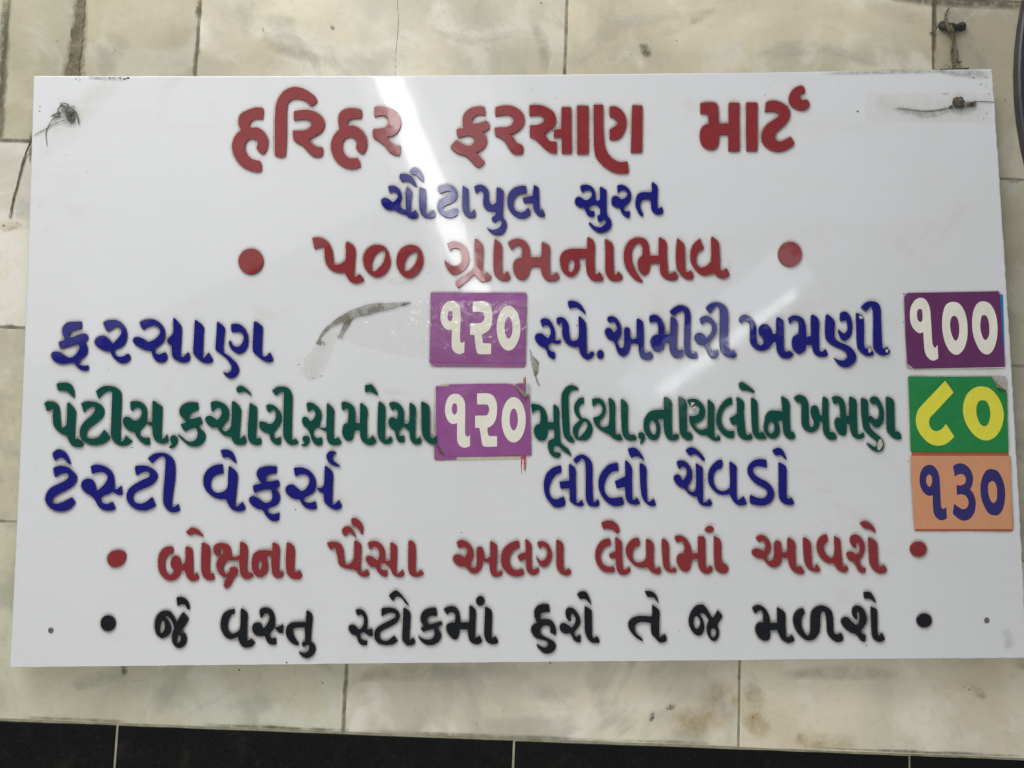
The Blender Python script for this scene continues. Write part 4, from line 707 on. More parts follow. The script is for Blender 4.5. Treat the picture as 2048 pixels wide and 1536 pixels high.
def tube_geo(pts, sides=7, close=True):
    """pts: (u, v, w, radius) in the board frame"""
    V = []; Fc = []; p = np.array(pts, float); n = len(p)
    d = np.gradient(p[:, :3], axis=0)
    for i in range(n):
        t = Vector(d[i]).normalized() if np.linalg.norm(d[i]) > 1e-9 else Vector((1, 0, 0)); a = t.orthogonal().normalized() if i == 0 else (prev-t*prev.dot(t)).normalized(); prev = a; b = t.cross(a)
        for k in range(sides):
            th = 2*math.pi*k/sides; q = Vector(p[i][:3])+(a*math.cos(th)+b*math.sin(th))*p[i][3]; V.append(L2B(q))
    for i in range(n-1):
        for k in range(sides): a0 = i*sides+k; b0 = i*sides+(k+1) % sides; Fc.append((a0, b0, b0+sides, a0+sides))
    Fc.append(tuple(range(sides))[::-1]); Fc.append(tuple((n-1)*sides+k for k in range(sides)))
    return V, Fc
def join(parts):
    V = []; Fc = []
    for v, f in parts: b = len(V); V += v; Fc += [tuple(b+i for i in q) for q in f]
    return V, Fc
def thread(pts, w, rad, r, wob=.0006, k=6):
    """a frayed strand along pixels (x, y[, extra depth])"""
    q = sm_line([(a[0], a[1], a[2] if len(a) > 2 else 0) for a in pts], k); out = []
    n = len(q)
    for i, (x, y, dw) in enumerate(q):
        p = P(x, y, w+dw); out.append((p[0]+r.uniform(-wob, wob), p[1]+r.uniform(-wob, wob), p[2]+r.uniform(0, wob), rad*(.75+.5*r.random())*(1 if i < n-3 else .6)))
    return tube_geo(out, 6)
def strands(pts, w, rad, count, spread, r, wob=.0008):
    ps = []
    for c in range(count):
        ox, oy = r.uniform(-spread, spread), r.uniform(-spread*.3, spread*.3)
        ps.append(thread([(a[0]+ox*(.6+.6*r.random()), a[1]+oy, (a[2] if len(a) > 2 else 0)+r.uniform(0, .001)) for a in pts], w, rad, r, wob))
    return join(ps)
def tangle(cx, cy, rx, ry, w, depth, rad, count, r):
    ps = []
    for c in range(count):
        th = r.uniform(0, 6.28); pts = []
        for i in range(9):
            th += r.uniform(.4, 1.3); q = r.uniform(.25, 1.0)
            pts.append((cx+rx*q*math.cos(th), cy+ry*q*math.sin(th), r.uniform(0, depth)))
        ps.append(thread(pts, w, rad, r, .0003, 4))
    return join(ps)

# dirt on the wall belongs to the wall
rc = random.Random(11)
def wall_plate(name, pts, mat, t=.0012): return plate(name, [(1, pts)], WALL_W-.001, WALL_W+t, mat, wall, S=1.5, bevel=.0006, tol=.1)
def ragged(pts, amp, step_=5, r=rc):
    out = []
    n = len(pts)
    for i in range(n):
        a, b = np.array(pts[i], float), np.array(pts[(i+1) % n], float); L = np.linalg.norm(b-a); k = max(1, int(L/step_))
        nrm = np.array([-(b-a)[1], (b-a)[0]])/max(L, 1e-6)
        for s in range(k): out.append(tuple(a+(b-a)*s/k+nrm*r.uniform(-amp, amp)))
    return out
wall_plate('cement_smear', ragged([(155, -12), (171, -12), (168, 30), (164, 80), (160, 120), (158, 165), (122, 165), (134, 130), (141, 100), (142, 60), (148, 52), (153, 20)], 1.6), M['cement'], .0016)
ribbon('grime_streak', [(160, -20, 16), (158, 60, 19), (150, 120, 24), (146, 170, 30)], WALL_W+.0007, M['grime'], wall)
ribbon('grime_streak', [(16, -20, 12), (8, 70, 11), (2, 160, 9), (-1, 290, 8)], WALL_W+.0007, M['grime'], wall)
ribbon('grime_streak', [(62, 262, 6), (63, 290, 7), (61, 330, 4)], WALL_W+.0009, M['grime'], wall)
ribbon('marble_stain', [(-4, 446, 8), (10, 452, 13), (34, 450, 9), (48, 448, 5)], WALL_W+.0009, M['rust_stain'], wall)
ribbon('grime_streak', [(-30, 281, 6), (30, 281, 5), (90, 284, 6)], WALL_W+.0007, M['grime'], wall)
ribbon('grime_streak', [(1770, -6, 9), (1870, 2, 12), (1960, 6, 13), (2060, 12, 10)], WALL_W+.0007, M['grime'], wall)
ribbon('grime_streak', [(1869, 0, 5), (1868, 60, 6), (1867, 150, 5)], WALL_W+.0008, M['grime'], wall)
ribbon('marble_stain', [(1330, 1452, 26), (1400, 1440, 44), (1440, 1405, 50), (1475, 1380, 40)], WALL_W+.0008, M['rust_stain'], wall)
ribbon('marble_stain', [(1484, 1370, 18), (1505, 1400, 32), (1510, 1440, 30), (1540, 1478, 22)], WALL_W+.0009, M['rust_stain'], wall)
ribbon('marble_stain', [(1590, 1470, 14), (1620, 1480, 22), (1720, 1487, 16)], WALL_W+.0008, M['rust_stain'], wall)
ribbon('marble_stain', [(1935, 1372, 6), (1958, 1385, 12), (1972, 1398, 6)], WALL_W+.0008, M['rust_stain'], wall)
ribbon('marble_stain', [(2020, 1318, 8), (2045, 1326, 16), (2070, 1330, 10)], WALL_W+.0008, M['rust_stain'], wall)
ribbon('marble_stain', [(1330, 1418, 2), (1343, 1416, 5), (1352, 1410, 3)], WALL_W+.0010, M['grime'], wall)
ribbon('marble_stain', [(1300, 1444, 3), (1304, 1434, 6), (1307, 1424, 3)], WALL_W+.0010, M['grime'], wall)
ribbon('marble_stain', [(1278, 88, 4), (1290, 98, 12), (1298, 115, 8)], WALL_W+.0008, M['grime'], wall)
ribbon('marble_stain', [(240, 1322, 5), (248, 1340, 8), (246, 1352, 4)], WALL_W+.0008, M['grime'], wall)
ribbon('marble_stain', [(660, 52, 2), (665, 55, 5), (669, 58, 2)], WALL_W+.0008, M['grime'], wall)
rj = random.Random(31)
def joint_dirt(a, b, n, wmin, wmax):
    for i in range(n):
        s0 = rj.random()*.9; s1 = min(1, s0+rj.uniform(.08, .35)); k = 4; off = rj.uniform(-2, 2)
        pts = [(a[0]+(b[0]-a[0])*(s0+(s1-s0)*t/k)+rj.uniform(-1.5, 1.5)+(off if abs(b[1]-a[1]) > abs(b[0]-a[0]) else 0), a[1]+(b[1]-a[1])*(s0+(s1-s0)*t/k)+rj.uniform(-1.5, 1.5), rj.uniform(wmin, wmax)) for t in range(k+1)]
        ribbon('joint_dirt', pts, WALL_W+.0006+.00004*i, M['joint_dirt'], wall)
joint_dirt((1134, -10), (1130, 160), 3, 2, 5); joint_dirt((1869, -10), (1866, 150), 5, 3, 8); joint_dirt((398, -10), (391, 160), 6, 4, 9)
joint_dirt((18, -10), (0, 280), 6, 5, 11); joint_dirt((-10, 650), (60, 653), 2, 2, 4); joint_dirt((-10, 1040), (50, 1043), 2, 2, 4)
joint_dirt((1990, 362), (2060, 365), 2, 2, 4); joint_dirt((693, 1320), (685, 1470), 4, 3, 6); joint_dirt((1480, 1315), (1478, 1370), 1, 2, 4)
joint_dirt((0, 1434), (700, 1461), 5, 2, 5); joint_dirt((700, 1461), (2048, 1512), 6, 1.5, 4); joint_dirt((160, -10), (150, 160), 6, 6, 16)
for vp in ([(345, 1452, 3), (395, 1420, 7), (432, 1400, 6), (475, 1375, 3)], [(1372, 1470, 4), (1400, 1425, 7), (1432, 1400, 8), (1476, 1366, 4)], [(560, 1430, 3), (580, 1400, 5), (600, 1380, 2)], [(190, 1400, 4), (245, 1372, 6), (300, 1360, 3)],
           [(1905, 62, 2), (1945, 30, 4), (1975, 12, 5), (2030, 10, 3)], [(330, 38, 2), (352, 52, 3), (372, 78, 2)], [(1640, 95, 6), (1690, 105, 12), (1760, 130, 6)], [(1190, 25, 8), (1260, 40, 16), (1350, 30, 8)], [(860, 60, 6), (950, 80, 14), (1040, 60, 8)]):
    ribbon('pale_vein', vp, WALL_W+.0006, M['pale_vein'], wall)
for vp in ([(520, 60, 8), (560, 90, 20), (640, 120, 10)], [(1060, 30, 8), (1085, 90, 16), (1090, 150, 8)], [(1380, 50, 5), (1400, 30, 14), (1440, 20, 6)], [(700, 1360, 10), (800, 1345, 22), (960, 1350, 14)], [(1550, 1350, 10), (1680, 1345, 18), (1800, 1350, 12)], [(150, 1380, 8), (170, 1365, 18), (260, 1350, 10)]):
    ribbon('grey_cloud', vp, WALL_W+.0005, M['grey_cloud'], wall)
wall_plate('crack', ragged([(793.5, -10), (795.2, -10), (797.5, 40), (795.5, 75), (792, 110), (791.8, 165), (790.6, 165), (790.8, 108), (794, 74), (796, 40)], .5, 4), M['cement'], .0004)

# ------------------------------------------------------------------ the board
root = empty('menu_board', (0, 0, 0))
tag(root, 'white acrylic price board with raised red, blue, green and black lettering on the wall', 'sign board')
re = random.Random(3)
edge = []
def run(a, b, n, sag=(0, 0), amp=.35):
    for i in range(n):
        s = i/n; edge.append((a[0]+(b[0]-a[0])*s+sag[0]*4*s*(1-s)+re.uniform(-amp, amp), a[1]+(b[1]-a[1])*s+sag[1]*4*s*(1-s)+re.uniform(-amp, amp)))
run((68, 152), (1984, 138), 150, (0, 5.0), .25)
run((1984, 138), (2054, 1316), 150, (3, 0), .85)
run((2054, 1316), (20, 1334.5), 120, (0, -1.5), .3)
run((20, 1334.5), (68, 152), 110, (3.5, 0), .35)
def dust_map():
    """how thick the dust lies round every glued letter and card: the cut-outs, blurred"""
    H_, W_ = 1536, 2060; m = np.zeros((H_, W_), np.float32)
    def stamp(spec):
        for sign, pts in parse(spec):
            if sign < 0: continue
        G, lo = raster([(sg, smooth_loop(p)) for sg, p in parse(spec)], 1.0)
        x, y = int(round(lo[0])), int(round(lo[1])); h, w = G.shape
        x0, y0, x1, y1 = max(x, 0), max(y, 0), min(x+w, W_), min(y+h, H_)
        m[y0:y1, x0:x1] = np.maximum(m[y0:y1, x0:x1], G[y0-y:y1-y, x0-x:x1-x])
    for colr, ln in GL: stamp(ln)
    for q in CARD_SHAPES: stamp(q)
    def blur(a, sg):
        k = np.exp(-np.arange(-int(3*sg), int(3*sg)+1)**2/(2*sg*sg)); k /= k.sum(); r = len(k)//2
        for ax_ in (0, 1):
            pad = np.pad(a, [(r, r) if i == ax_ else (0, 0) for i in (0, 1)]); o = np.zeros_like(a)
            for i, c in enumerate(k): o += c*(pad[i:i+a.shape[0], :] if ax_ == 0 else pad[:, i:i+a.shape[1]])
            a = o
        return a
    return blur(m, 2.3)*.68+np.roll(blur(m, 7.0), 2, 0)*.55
def board_panel():
    """one sheet: a fine grid spanned between the four slightly uneven sawn edges, plus its sides and back"""
    k0, k1, k2 = 150, 300, 420; e = np.array(edge)
    def res(a, n):
        s_ = np.linspace(0, len(a)-1, n); i = np.minimum(s_.astype(int), len(a)-2); f = (s_-i)[:, None]; return a[i]*(1-f)+a[i+1]*f
    NX, NY = 760, 460
    T0 = res(e[:k0+1], NX); R0 = res(e[k0:k1+1], NY); B0 = res(e[k1:k2+1][::-1], NX); L0 = res(np.vstack([e[k2:], e[:1]])[::-1], NY)
    U = np.linspace(0, 1, NX)[None, :, None]; V_ = np.linspace(0, 1, NY)[:, None, None]
    G = (1-V_)*T0[None]+V_*B0[None]+(1-U)*L0[:, None]+U*R0[:, None]-((1-U)*(1-V_)*T0[0]+U*(1-V_)*T0[-1]+(1-U)*V_*B0[0]+U*V_*B0[-1])
    px, py = G[..., 0].ravel(), G[..., 1].ravel()
    D = R.T @ np.stack([(px-1024)/F, (py-768)/F, np.ones_like(px)]); K = (0-CAM[2])/D[2]
    u, v = CAM[0]+D[0]*K, CAM[1]+D[1]*K
    dm = dust_map(); xi = np.clip(px, 0, 2058); yi = np.clip(py, 0, 1534); x0 = xi.astype(int); y0 = yi.astype(int); fx = xi-x0; fy = yi-y0
    dust = dm[y0, x0]*(1-fx)*(1-fy)+dm[y0, x0+1]*fx*(1-fy)+dm[y0+1, x0]*(1-fx)*fy+dm[y0+1, x0+1]*fx*fy
    V = np.stack([u, np.zeros_like(u), v], 1)
    ids = np.arange(NX*NY).reshape(NY, NX)
    q = np.stack([ids[:-1, :-1], ids[1:, :-1], ids[1:, 1:], ids[:-1, 1:]], -1).reshape(-1, 4)
    rim = np.concatenate([ids[0, :-1], ids[:-1, -1], ids[-1, :0:-1], ids[:0:-1, 0]]); m = len(rim)
    rv = V[rim].copy(); out = rv.copy(); out[:, 0] += np.sign(rv[:, 0])*.0005*(np.abs(rv[:, 0]) > BW/2-.012); out[:, 2] += np.sign(rv[:, 2])*.0005*(np.abs(rv[:, 2]) > BH/2-.012)
    o1 = out.copy(); o1[:, 1] = .0006; o2 = out.copy(); o2[:, 1] = .005
    nb = len(V); V = np.vstack([V, o1, o2]); i = np.arange(m); j = (i+1) % m
    s1 = np.stack([rim[i], rim[j], nb+j, nb+i], 1); s2 = np.stack([nb+i, nb+j, nb+m+j, nb+m+i], 1)
    F4 = np.vstack([q, s1, s2]); me = bpy.data.meshes.new('panel')
    me.vertices.add(len(V)); me.vertices.foreach_set('co', V.astype(np.float32).ravel())
    back = nb+m+np.arange(m); nl = F4.size+m
    me.loops.add(nl); me.loops.foreach_set('vertex_index', np.concatenate([F4.ravel(), back]).astype(np.int32))
    me.polygons.add(len(F4)+1); me.polygons.foreach_set('loop_start', np.concatenate([np.arange(len(F4))*4, [F4.size]]).astype(np.int32))
    me.update(calc_edges=True)
    at = me.attributes.new('dust', 'FLOAT', 'POINT'); at.data.foreach_set('value', np.concatenate([dust, np.zeros(2*m)]).astype(np.float32))
    me.materials.append(M['board']); me.materials.append(M['edge'])
    mi = np.zeros(len(F4)+1, np.int32); mi[len(q):len(F4)] = 1; me.polygons.foreach_set('material_index', mi)
    o = bpy.data.objects.new('panel', me); scene.collection.objects.link(o); place(o, ML.copy(), root)
CARD_SHAPES = ['h:170,117 1640,120 1620,1255 160,1250', 'i:220,228 1530,200 1552,1200 210,1250', 'j:150,150 1665,110 1745,1310 200,1320', 'k:215,105 1765,115 1800,1310 255,1300', 'l:247,165 1770,180 1808,1315 300,1315']
board_panel()
rl = random.Random(8)
LH = .0026
for colr, ln in GL:
    body = ln[2:] if ln[1] == ':' else ln
    nm = 'bullet_dot' if body.startswith('*') else 'comma' if body.startswith(',') else 'letter'
    t = (math.radians(rl.uniform(-.3, .3)), math.radians(rl.uniform(-.3, .3)))
    plate(nm, parse(ln), -.0003, LH+rl.uniform(-.0002, .0002), M[colr], root, tilt=t)
# chipped letters
for pts in ['R:1600,870 1625,865 1640,900 1650,950 1620,1010 1590,1030 1575,1000 1580,950', 'L:1632,212 1655,215 1668,235 1655,248 1636,235', 'L:1725,538 1745,548 1758,575 1735,595 1727,570', 'L:1905,552 1930,560 1925,590 1905,585', 'Q:700,330 765,350 700,405', 'Q:712,430 740,405 775,400 770,425 735,450', 'X:0,0 1,0 1,1']:
    if pts[0] == 'X': continue
    plate('chip', parse(pts), LH-.0008, LH+.0012, M['chip'], root, bevel=.0001)
# grime, glue and scratches on the face
def bfilm(nm, pts, mat, w=.00025): return ribbon(nm, pts, w, mat, root)
bfilm('soot_mark', [(1783, 214, 6), (1810, 221, 9), (1850, 228, 12), (1880, 224, 10), (1905, 215, 10)], M['soot_soft'])
bfilm('soot_mark', [(1786, 216, 1.5), (1815, 219, 2.2), (1850, 222.5, 2.4), (1880, 220, 2.4), (1905, 213, 3)], M['soot'], .0004)
bfilm('soot_mark', [(1895, 222, 6), (1925, 216, 17), (1955, 210, 10)], M['soot_soft'], .0005)
bfilm('soot_mark', [(1898, 214, 4), (1925, 211, 9), (1955, 207, 5)], M['soot'], .0006)
bfilm('soot_mark', [(118, 214, 8), (138, 236, 20), (146, 256, 10)], M['soot_soft'])
bfilm('soot_mark', [(130, 222, 6), (142, 236, 10), (145, 248, 5)], M['soot'], .0004)
bfilm('soot_mark', [(175, 155, 4), (200, 156, 5), (256, 158, 7)], M['soot_soft'])
bfilm('soot_mark', [(1870, 141, 3), (1910, 146, 9), (1984, 150, 12)], M['soot_soft'])
bfilm('soot_mark', [(1640, 148, 3), (1760, 144, 6), (1900, 141, 6)], M['soot_soft'], .0003)
bfilm('soot_mark', [(1884, 188, 2), (1892, 187, 3), (1900, 186, 2)], M['soot_soft'])
bfilm('soot_mark', [(1965, 152, 2), (1972, 154, 3), (1978, 153, 1)], M['soot_soft'])
bfilm('glue_patch', [(1740, 195, 14), (1790, 215, 28), (1900, 220, 26), (1985, 225, 22)], M['yellow_film'])
bfilm('glue_patch', [(600, 758, 8), (625, 730, 24), (645, 700, 20), (665, 660, 12)], M['yellow_film'])
bfilm('glue_patch', [(612, 755, 5), (622, 757, 9), (640, 745, 9)], M['yellow_film'], .0003)
bfilm('glue_patch', [(770, 560, 6), (800, 562, 14), (835, 560, 8)], M['yellow_film'])
bfilm('glue_patch', [(765, 780, 7), (790, 783, 12), (818, 782, 6)], M['yellow_film'])
bfilm('glue_patch', [(1455, 515, 4), (1460, 528, 5), (1460, 545, 3)], M['yellow_film'])
bfilm('glue_patch', [(1985, 745, 6), (2002, 758, 12), (2010, 775, 8)], M['yellow_film'])
bfilm('glue_patch', [(100, 270, 12), (150, 235, 22), (190, 190, 22), (240, 160, 14)], M['yellow_film'])
bfilm('soot_mark', [(2008, 1255, 8), (2018, 1280, 14), (2014, 1300, 6)], mat_film('faint_smudge', (.3, .3, .3), (.35, .35, .34), 60, .22))
rp = random.Random(21)
def specks(lst, w, parent, name='specks'):
    V = []; Fc = []
    for x, y, r0 in lst:
        b = len(V); n = 7; c = P(x, y, w+.0004); V.append(L2B(c))
        for i in range(n):
            a = 6.283*i/n; rr = r0*rp.uniform(.6, 1.25); V.append(L2B(P(x+rr*math.cos(a), y+rr*math.sin(a)*.8, w+.00005)))
        Fc += [(b, b+1+(i+1) % n, b+1+i) for i in range(n)]
    o = mesh(name, V, Fc, M['speck'], parent); o['kind'] = 'stuff'; return o
sp = [(132, 310, 1.1), (174, 343, 1), (80, 213, 1.4), (79, 222, 1.5), (117, 198, .8), (146, 279, .8), (256, 156, 3.4), (249, 158, 2.6), (240, 156, 2), (228, 155, 1.5), (220, 156, 2), (152, 158, 1.6), (160, 160, 1.5),
      (1000, 487, 1.6), (1062, 178, .9), (1111, 196, 1.1), (1530, 190, 1.2), (1537, 174, .8), (1676, 170, .9), (1716, 223, 2.2), (1713, 222, 1.2), (1947, 156, 1.6), (1962, 169, 1.4), (1972, 172, 1.2), (1973, 227, 1.3), (1967, 237, 1.1),
      (1978, 188, 1.6), (1768, 191, 1), (573, 1325, 2), (591, 1019, 1.6), (264, 895, 1.8), (923, 1065, 1.3), (950, 1084, 1), (973, 1138, 1.1), (1074, 1187, .9), (1733, 1291, 1.5), (1165, 1281, .8), (218, 739, 1), (255, 650, .8),
      (1145, 767, 1), (1221, 896, 1.1), (1431, 802, .9), (1643, 598, .9), (1577, 1287, .7), (1610, 1205, .8), (1359, 1262, .9), (1186, 325, 1.2), (1181, 322, .7), (742, 480, .8), (858, 545, .9), (1153, 651, 1.6), (1156, 650, 1.1),
      (1808, 588, 2), (1807, 644, 1.4), (1818, 801, 1), (1817, 923, 1.2), (627, 756, 1.6), (643, 752, 1.3), (608, 718, 1), (597, 729, 1.4), (1212, 1124, .9), (1741, 1268, 1), (1736, 1214, 1)]
for _ in range(70): sp.append((rp.uniform(70, 1990), rp.uniform(165, 1310), rp.uniform(.35, .8)))
specks(sp, .0001, root)
specks([(1101, 1326, 1.8), (1295, 170, 1.5), (220, 80, 1), (230, 100, 1.2), (1340, 1380, 1), (1505, 1435, 2), (1520, 1380, 1), (478, 1340, 2), (645, 1366, 1.6), (1006, 1423, 1), (954, 1447, .9), (830, 1418, .8), (1928, 1374, 1.3), (1938, 1379, 1.5), (2032, 1435, 1),
        (526, 58, 1.6), (527, 62, 1.2), (7, 451, 2.2), (34, 446, 1.2), (28, 456, 1.1), (115, 81, 1.2), (1887, 83, .8), (1967, 99, 1), (2010, 200, 1.5), (1340, 1412, 2), (1306, 1436, 2.5)], WALL_W+.0006, wall, 'wall_specks')
for x, y in ((101.5, 1261), (1973.5, 1241)):
    V, Fc = [], []
    for k, (r0, w) in enumerate(((5.6, .0001), (5.4, .0007), (4.2, .0010), (2.4, .0009))):
        V += [L2B(P(x+r0*math.cos(i/16*6.2832), y+r0*math.sin(i/16*6.2832), w)) for i in range(16)]
    for k in range(3): Fc += [(k*16+i, k*16+(i+1) % 16, k*16+16+(i+1) % 16, k*16+16+i) for i in range(16)]
    Fc.append(tuple(48+i for i in range(16))); mesh('screw', V, [f[::-1] for f in Fc], M['screw'], root)
bfilm('soot_mark', [(874, 888, 2), (880, 902, 4), (890, 914, 2)], M['soot'], .00125)  # shading of the card's folded lower left corner, painted as a dark film
# red brush hairs of paint left above and below the second price card
for name, base_pts in (('paint_streak', [(1049, 752, 782)]*5), ('paint_streak', [(1047, 908, 950)]*9)):
    V = []
    for q, (x, y0, y1) in enumerate(base_pts):
        x0 = x+rp.uniform(-4.5, 4.5) if y0 > 800 else x+rp.uniform(-1.6, 2.2); a = y0+rp.uniform(0, 6); b = y1-rp.uniform(0, 16)
        V.append(thread([(x0, a), (x0+rp.uniform(-1, 1), (a+b)/2), (x0+rp.uniform(-2, 1.5), b)], .0003, .00042, rp, .00012, 4))
    v, f = join(V); mesh(name, v, f, M['red_paint'], root)

# ------------------------------------------------------------------ price cards
def card(label, spec_sheet, sheet_mat, digits, dig_mat, w=.0011, backs=(), group='paper price cards stuck on the board', curls=()):
    loops = parse(spec_sheet); c = np.mean(np.array(loops[0][1]), 0); pc = P(c[0], c[1], w)
    r = empty('price_card', L2B((pc[0], pc[1], 0))); tag(r, label, 'price card', group)
    for nm, s, mt, wb in backs: plate(nm, parse(s), .00008, wb, mt, r, bevel=.00008, smoothed=False, S=3)
    plate('card', loops, .0001 if not backs else .0003, w, sheet_mat, r, bevel=.00012, smoothed=False, S=3)
    for d in digits: plate('digit', parse(d), w-.0001, w+.00009, dig_mat, r, bevel=.00003, S=3)
    for nm, pts, mt in curls:
        V = [L2B(P(x, y, w+z)) for x, y, z in pts]; mesh(nm, V, [tuple(range(len(V)))], mt, r)
    return r
card('glossy upper purple card under creased film with cream Gujarati digits for 120', 'h:165,117 1612,117 1640,150 1635,250 1620,1208 900,1202 145,1190 160,700', M['purple'],
     ['h:470,245 540,255 590,310 620,400 625,500 615,850 640,895 665,880 685,855 680,1040 600,1062 530,1030 490,960 487,800 490,685 430,690 370,650 325,570 315,470 340,360 400,270;-465,398 497,410 500,500 485,545 460,557 430,530 422,470 435,410',
      'h:812,252 990,252 1060,290 1100,370 1110,470 1100,600 1060,690 990,740 950,765 965,890 1095,900 1090,1060 900,1058 870,1020 850,900 835,765 768,765 775,590 900,585 960,570 985,520 985,450 950,415 810,412',
      'h:@1360,662,182,345;-@1360,658,62,165'], M['white_print'],
     backs=[('old_card', 'h:175,125 1625,160 1612,1262 900,1255 220,1252 168,1215', M['purple_old'], .0007)])
card('lower purple card with curled upper right corner and cream Gujarati digits for 120', 'i:220,228 405,225 405,200 800,192 1210,190 1290,208 1345,255 1400,330 1460,385 1500,345 1530,345 1540,700 1552,1190 1000,1203 365,1215 300,1120 250,1000 225,900', M['purple'],
     ['i:480,332 550,345 610,410 630,490 630,890 655,932 680,925 698,898 698,1060 620,1085 550,1050 520,980 520,740 460,755 400,720 355,620 350,530 375,420 420,355;-482,460 510,480 520,540 510,600 480,630 455,600 445,545 455,485',
      'i:797,328 960,328 1030,370 1070,460 1075,560 1060,680 1010,770 940,808 950,900 975,922 1075,922 1075,1068 900,1068 870,1040 850,920 830,808 770,808 770,638 930,635 960,590 965,530 945,485 900,480 798,480',
      'i:@1308,695,168,317;-@1308,690,58,153'], M['white_print'],
     backs=[('old_card', 'i:203,1040 320,900 500,700 1375,185 1475,185 1480,1200 1480,1235 1410,1245 1405,1205 510,1215 512,1255 225,1262 200,1245', M['purple_old'], .0006),
            ('paper_backing', 'i:280,200 405,192 405,225 1000,600 1410,1190 1410,1245 508,1259 505,900 285,300', M['paper'], .0004)],
     curls=[('curled_corner', [(1040-6.5, 740+32, .0001), (1040-8, 740+33.5, .004), (1040+0, 740+45, .006), (1040+9, 740+55.5, .004), (1040+13.5, 740+51, .0035), (1040+14.5, 740+47, .0015), (1040+4, 740+42, .0008)], M['curl'])])
card('deep purple card with cream Gujarati digits for 100 over a bright blue card', 'j:150,190 200,125 900,112 1640,100 1665,150 1745,1300 900,1318 295,1330 200,1245 170,800', M['purple_dark'],
     ['j:390,205 460,215 520,280 555,380 565,480 580,700 595,930 620,990 645,995 675,945 688,1165 610,1200 540,1170 485,1090 465,980 450,745 390,765 320,720 260,630 238,500 250,360 310,250;-395,375 430,395 440,500 430,570 400,592 365,560 350,480 360,400',
      'j:930,268 1010,290 1080,370 1130,500 1152,660 1145,850 1100,1000 1040,1080 970,1108 890,1070 820,970 770,820 748,640 760,460 800,330 860,280;-940,485 980,510 1010,590 1022,700 1010,820 980,880 945,880 905,800 880,700 875,600 900,510',
      'j:1405,260 1490,285 1560,370 1610,510 1628,680 1615,860 1570,1010 1510,1085 1440,1100 1360,1050 1290,930 1245,800 1225,640 1235,460 1280,330 1340,270;-1415,475 1460,500 1490,590 1500,700 1490,810 1450,875 1410,865 1375,780 1355,680 1360,560 1380,490'], M['white_print'],
     backs=[('blue_card', 'j:1500,150 1715,152 1728,600 1745,1290 1500,1290', M['blue_card'], .0006), ('paper_backing', 'j:270,1200 1740,1200 1745,1318 285,1338 215,1262', M['white_print'], .0005)])
card('green card with yellow Gujarati digits for 80 and a folded upper right corner', 'k:215,105 1530,108 1570,170 1605,210 1620,270 1700,300 1768,325 1780,400 1800,1310 255,1300 240,800', M['green_card'],
     ['k:797,172 930,355 620,690 560,750 540,820 555,900 610,960 670,970 740,940 810,857 940,1055 880,1120 790,1180 680,1202 580,1180 480,1110 390,1000 340,880 333,760 360,650 410,580',
      'k:1390,262 1500,290 1600,380 1680,510 1720,640 1725,760 1690,910 1620,1030 1530,1100 1430,1118 1320,1080 1220,990 1130,850 1085,700 1085,560 1130,410 1220,310 1300,270;-1390,480 1440,490 1490,560 1515,680 1500,800 1460,880 1410,892 1350,850 1305,750 1290,640 1305,540 1340,490'], M['yellow_print'],
     curls=[('curled_corner', [(1790+1590/7.938, 740+180/7.938, .0001), (1790+1612/7.938, 740+275/7.938, .003), (1790+1690/7.938, 740+295/7.938, .0035), (1790+1770/7.938, 740+322/7.938, .0001)], M['curl'])])
card('orange card with blue Gujarati digits for 130 directly under the green card', 'l:247,165 1745,165 1770,180 1780,700 1808,1292 300,1292 280,1000 265,600', M['orange'],
     ['l:520,305 590,320 650,390 680,480 690,580 705,900 715,960 745,988 775,960 790,960 797,1130 720,1158 650,1130 600,1060 583,950 578,770 520,782 450,740 395,650 377,540 390,430 440,340;-525,450 560,480 570,550 550,625 525,642 495,610 480,550 490,480',
      'l:890,325 940,292 1020,282 1100,315 1165,390 1197,490 1190,600 1155,680 1210,760 1240,880 1230,1000 1190,1090 1120,1150 1050,1162 970,1130 885,1050 910,900 970,950 1040,985 1100,965 1130,900 1115,820 1070,770 1010,758 950,765 945,615 1000,620 1060,600 1088,550 1080,490 1040,450 980,450 920,485',
      'l:1480,370 1560,390 1620,460 1670,580 1692,720 1685,870 1650,1000 1590,1070 1520,1082 1440,1050 1380,960 1335,850 1312,700 1325,550 1370,430 1420,380;-1490,550 1530,570 1560,640 1568,730 1560,840 1520,893 1480,870 1445,790 1430,690 1440,590'], M['blue_print'],
     backs=[('old_card', 'l:258,108 1742,118 1760,300 1808,1280 1808,1318 305,1320 300,1000', M['orange_red'], .0006)])

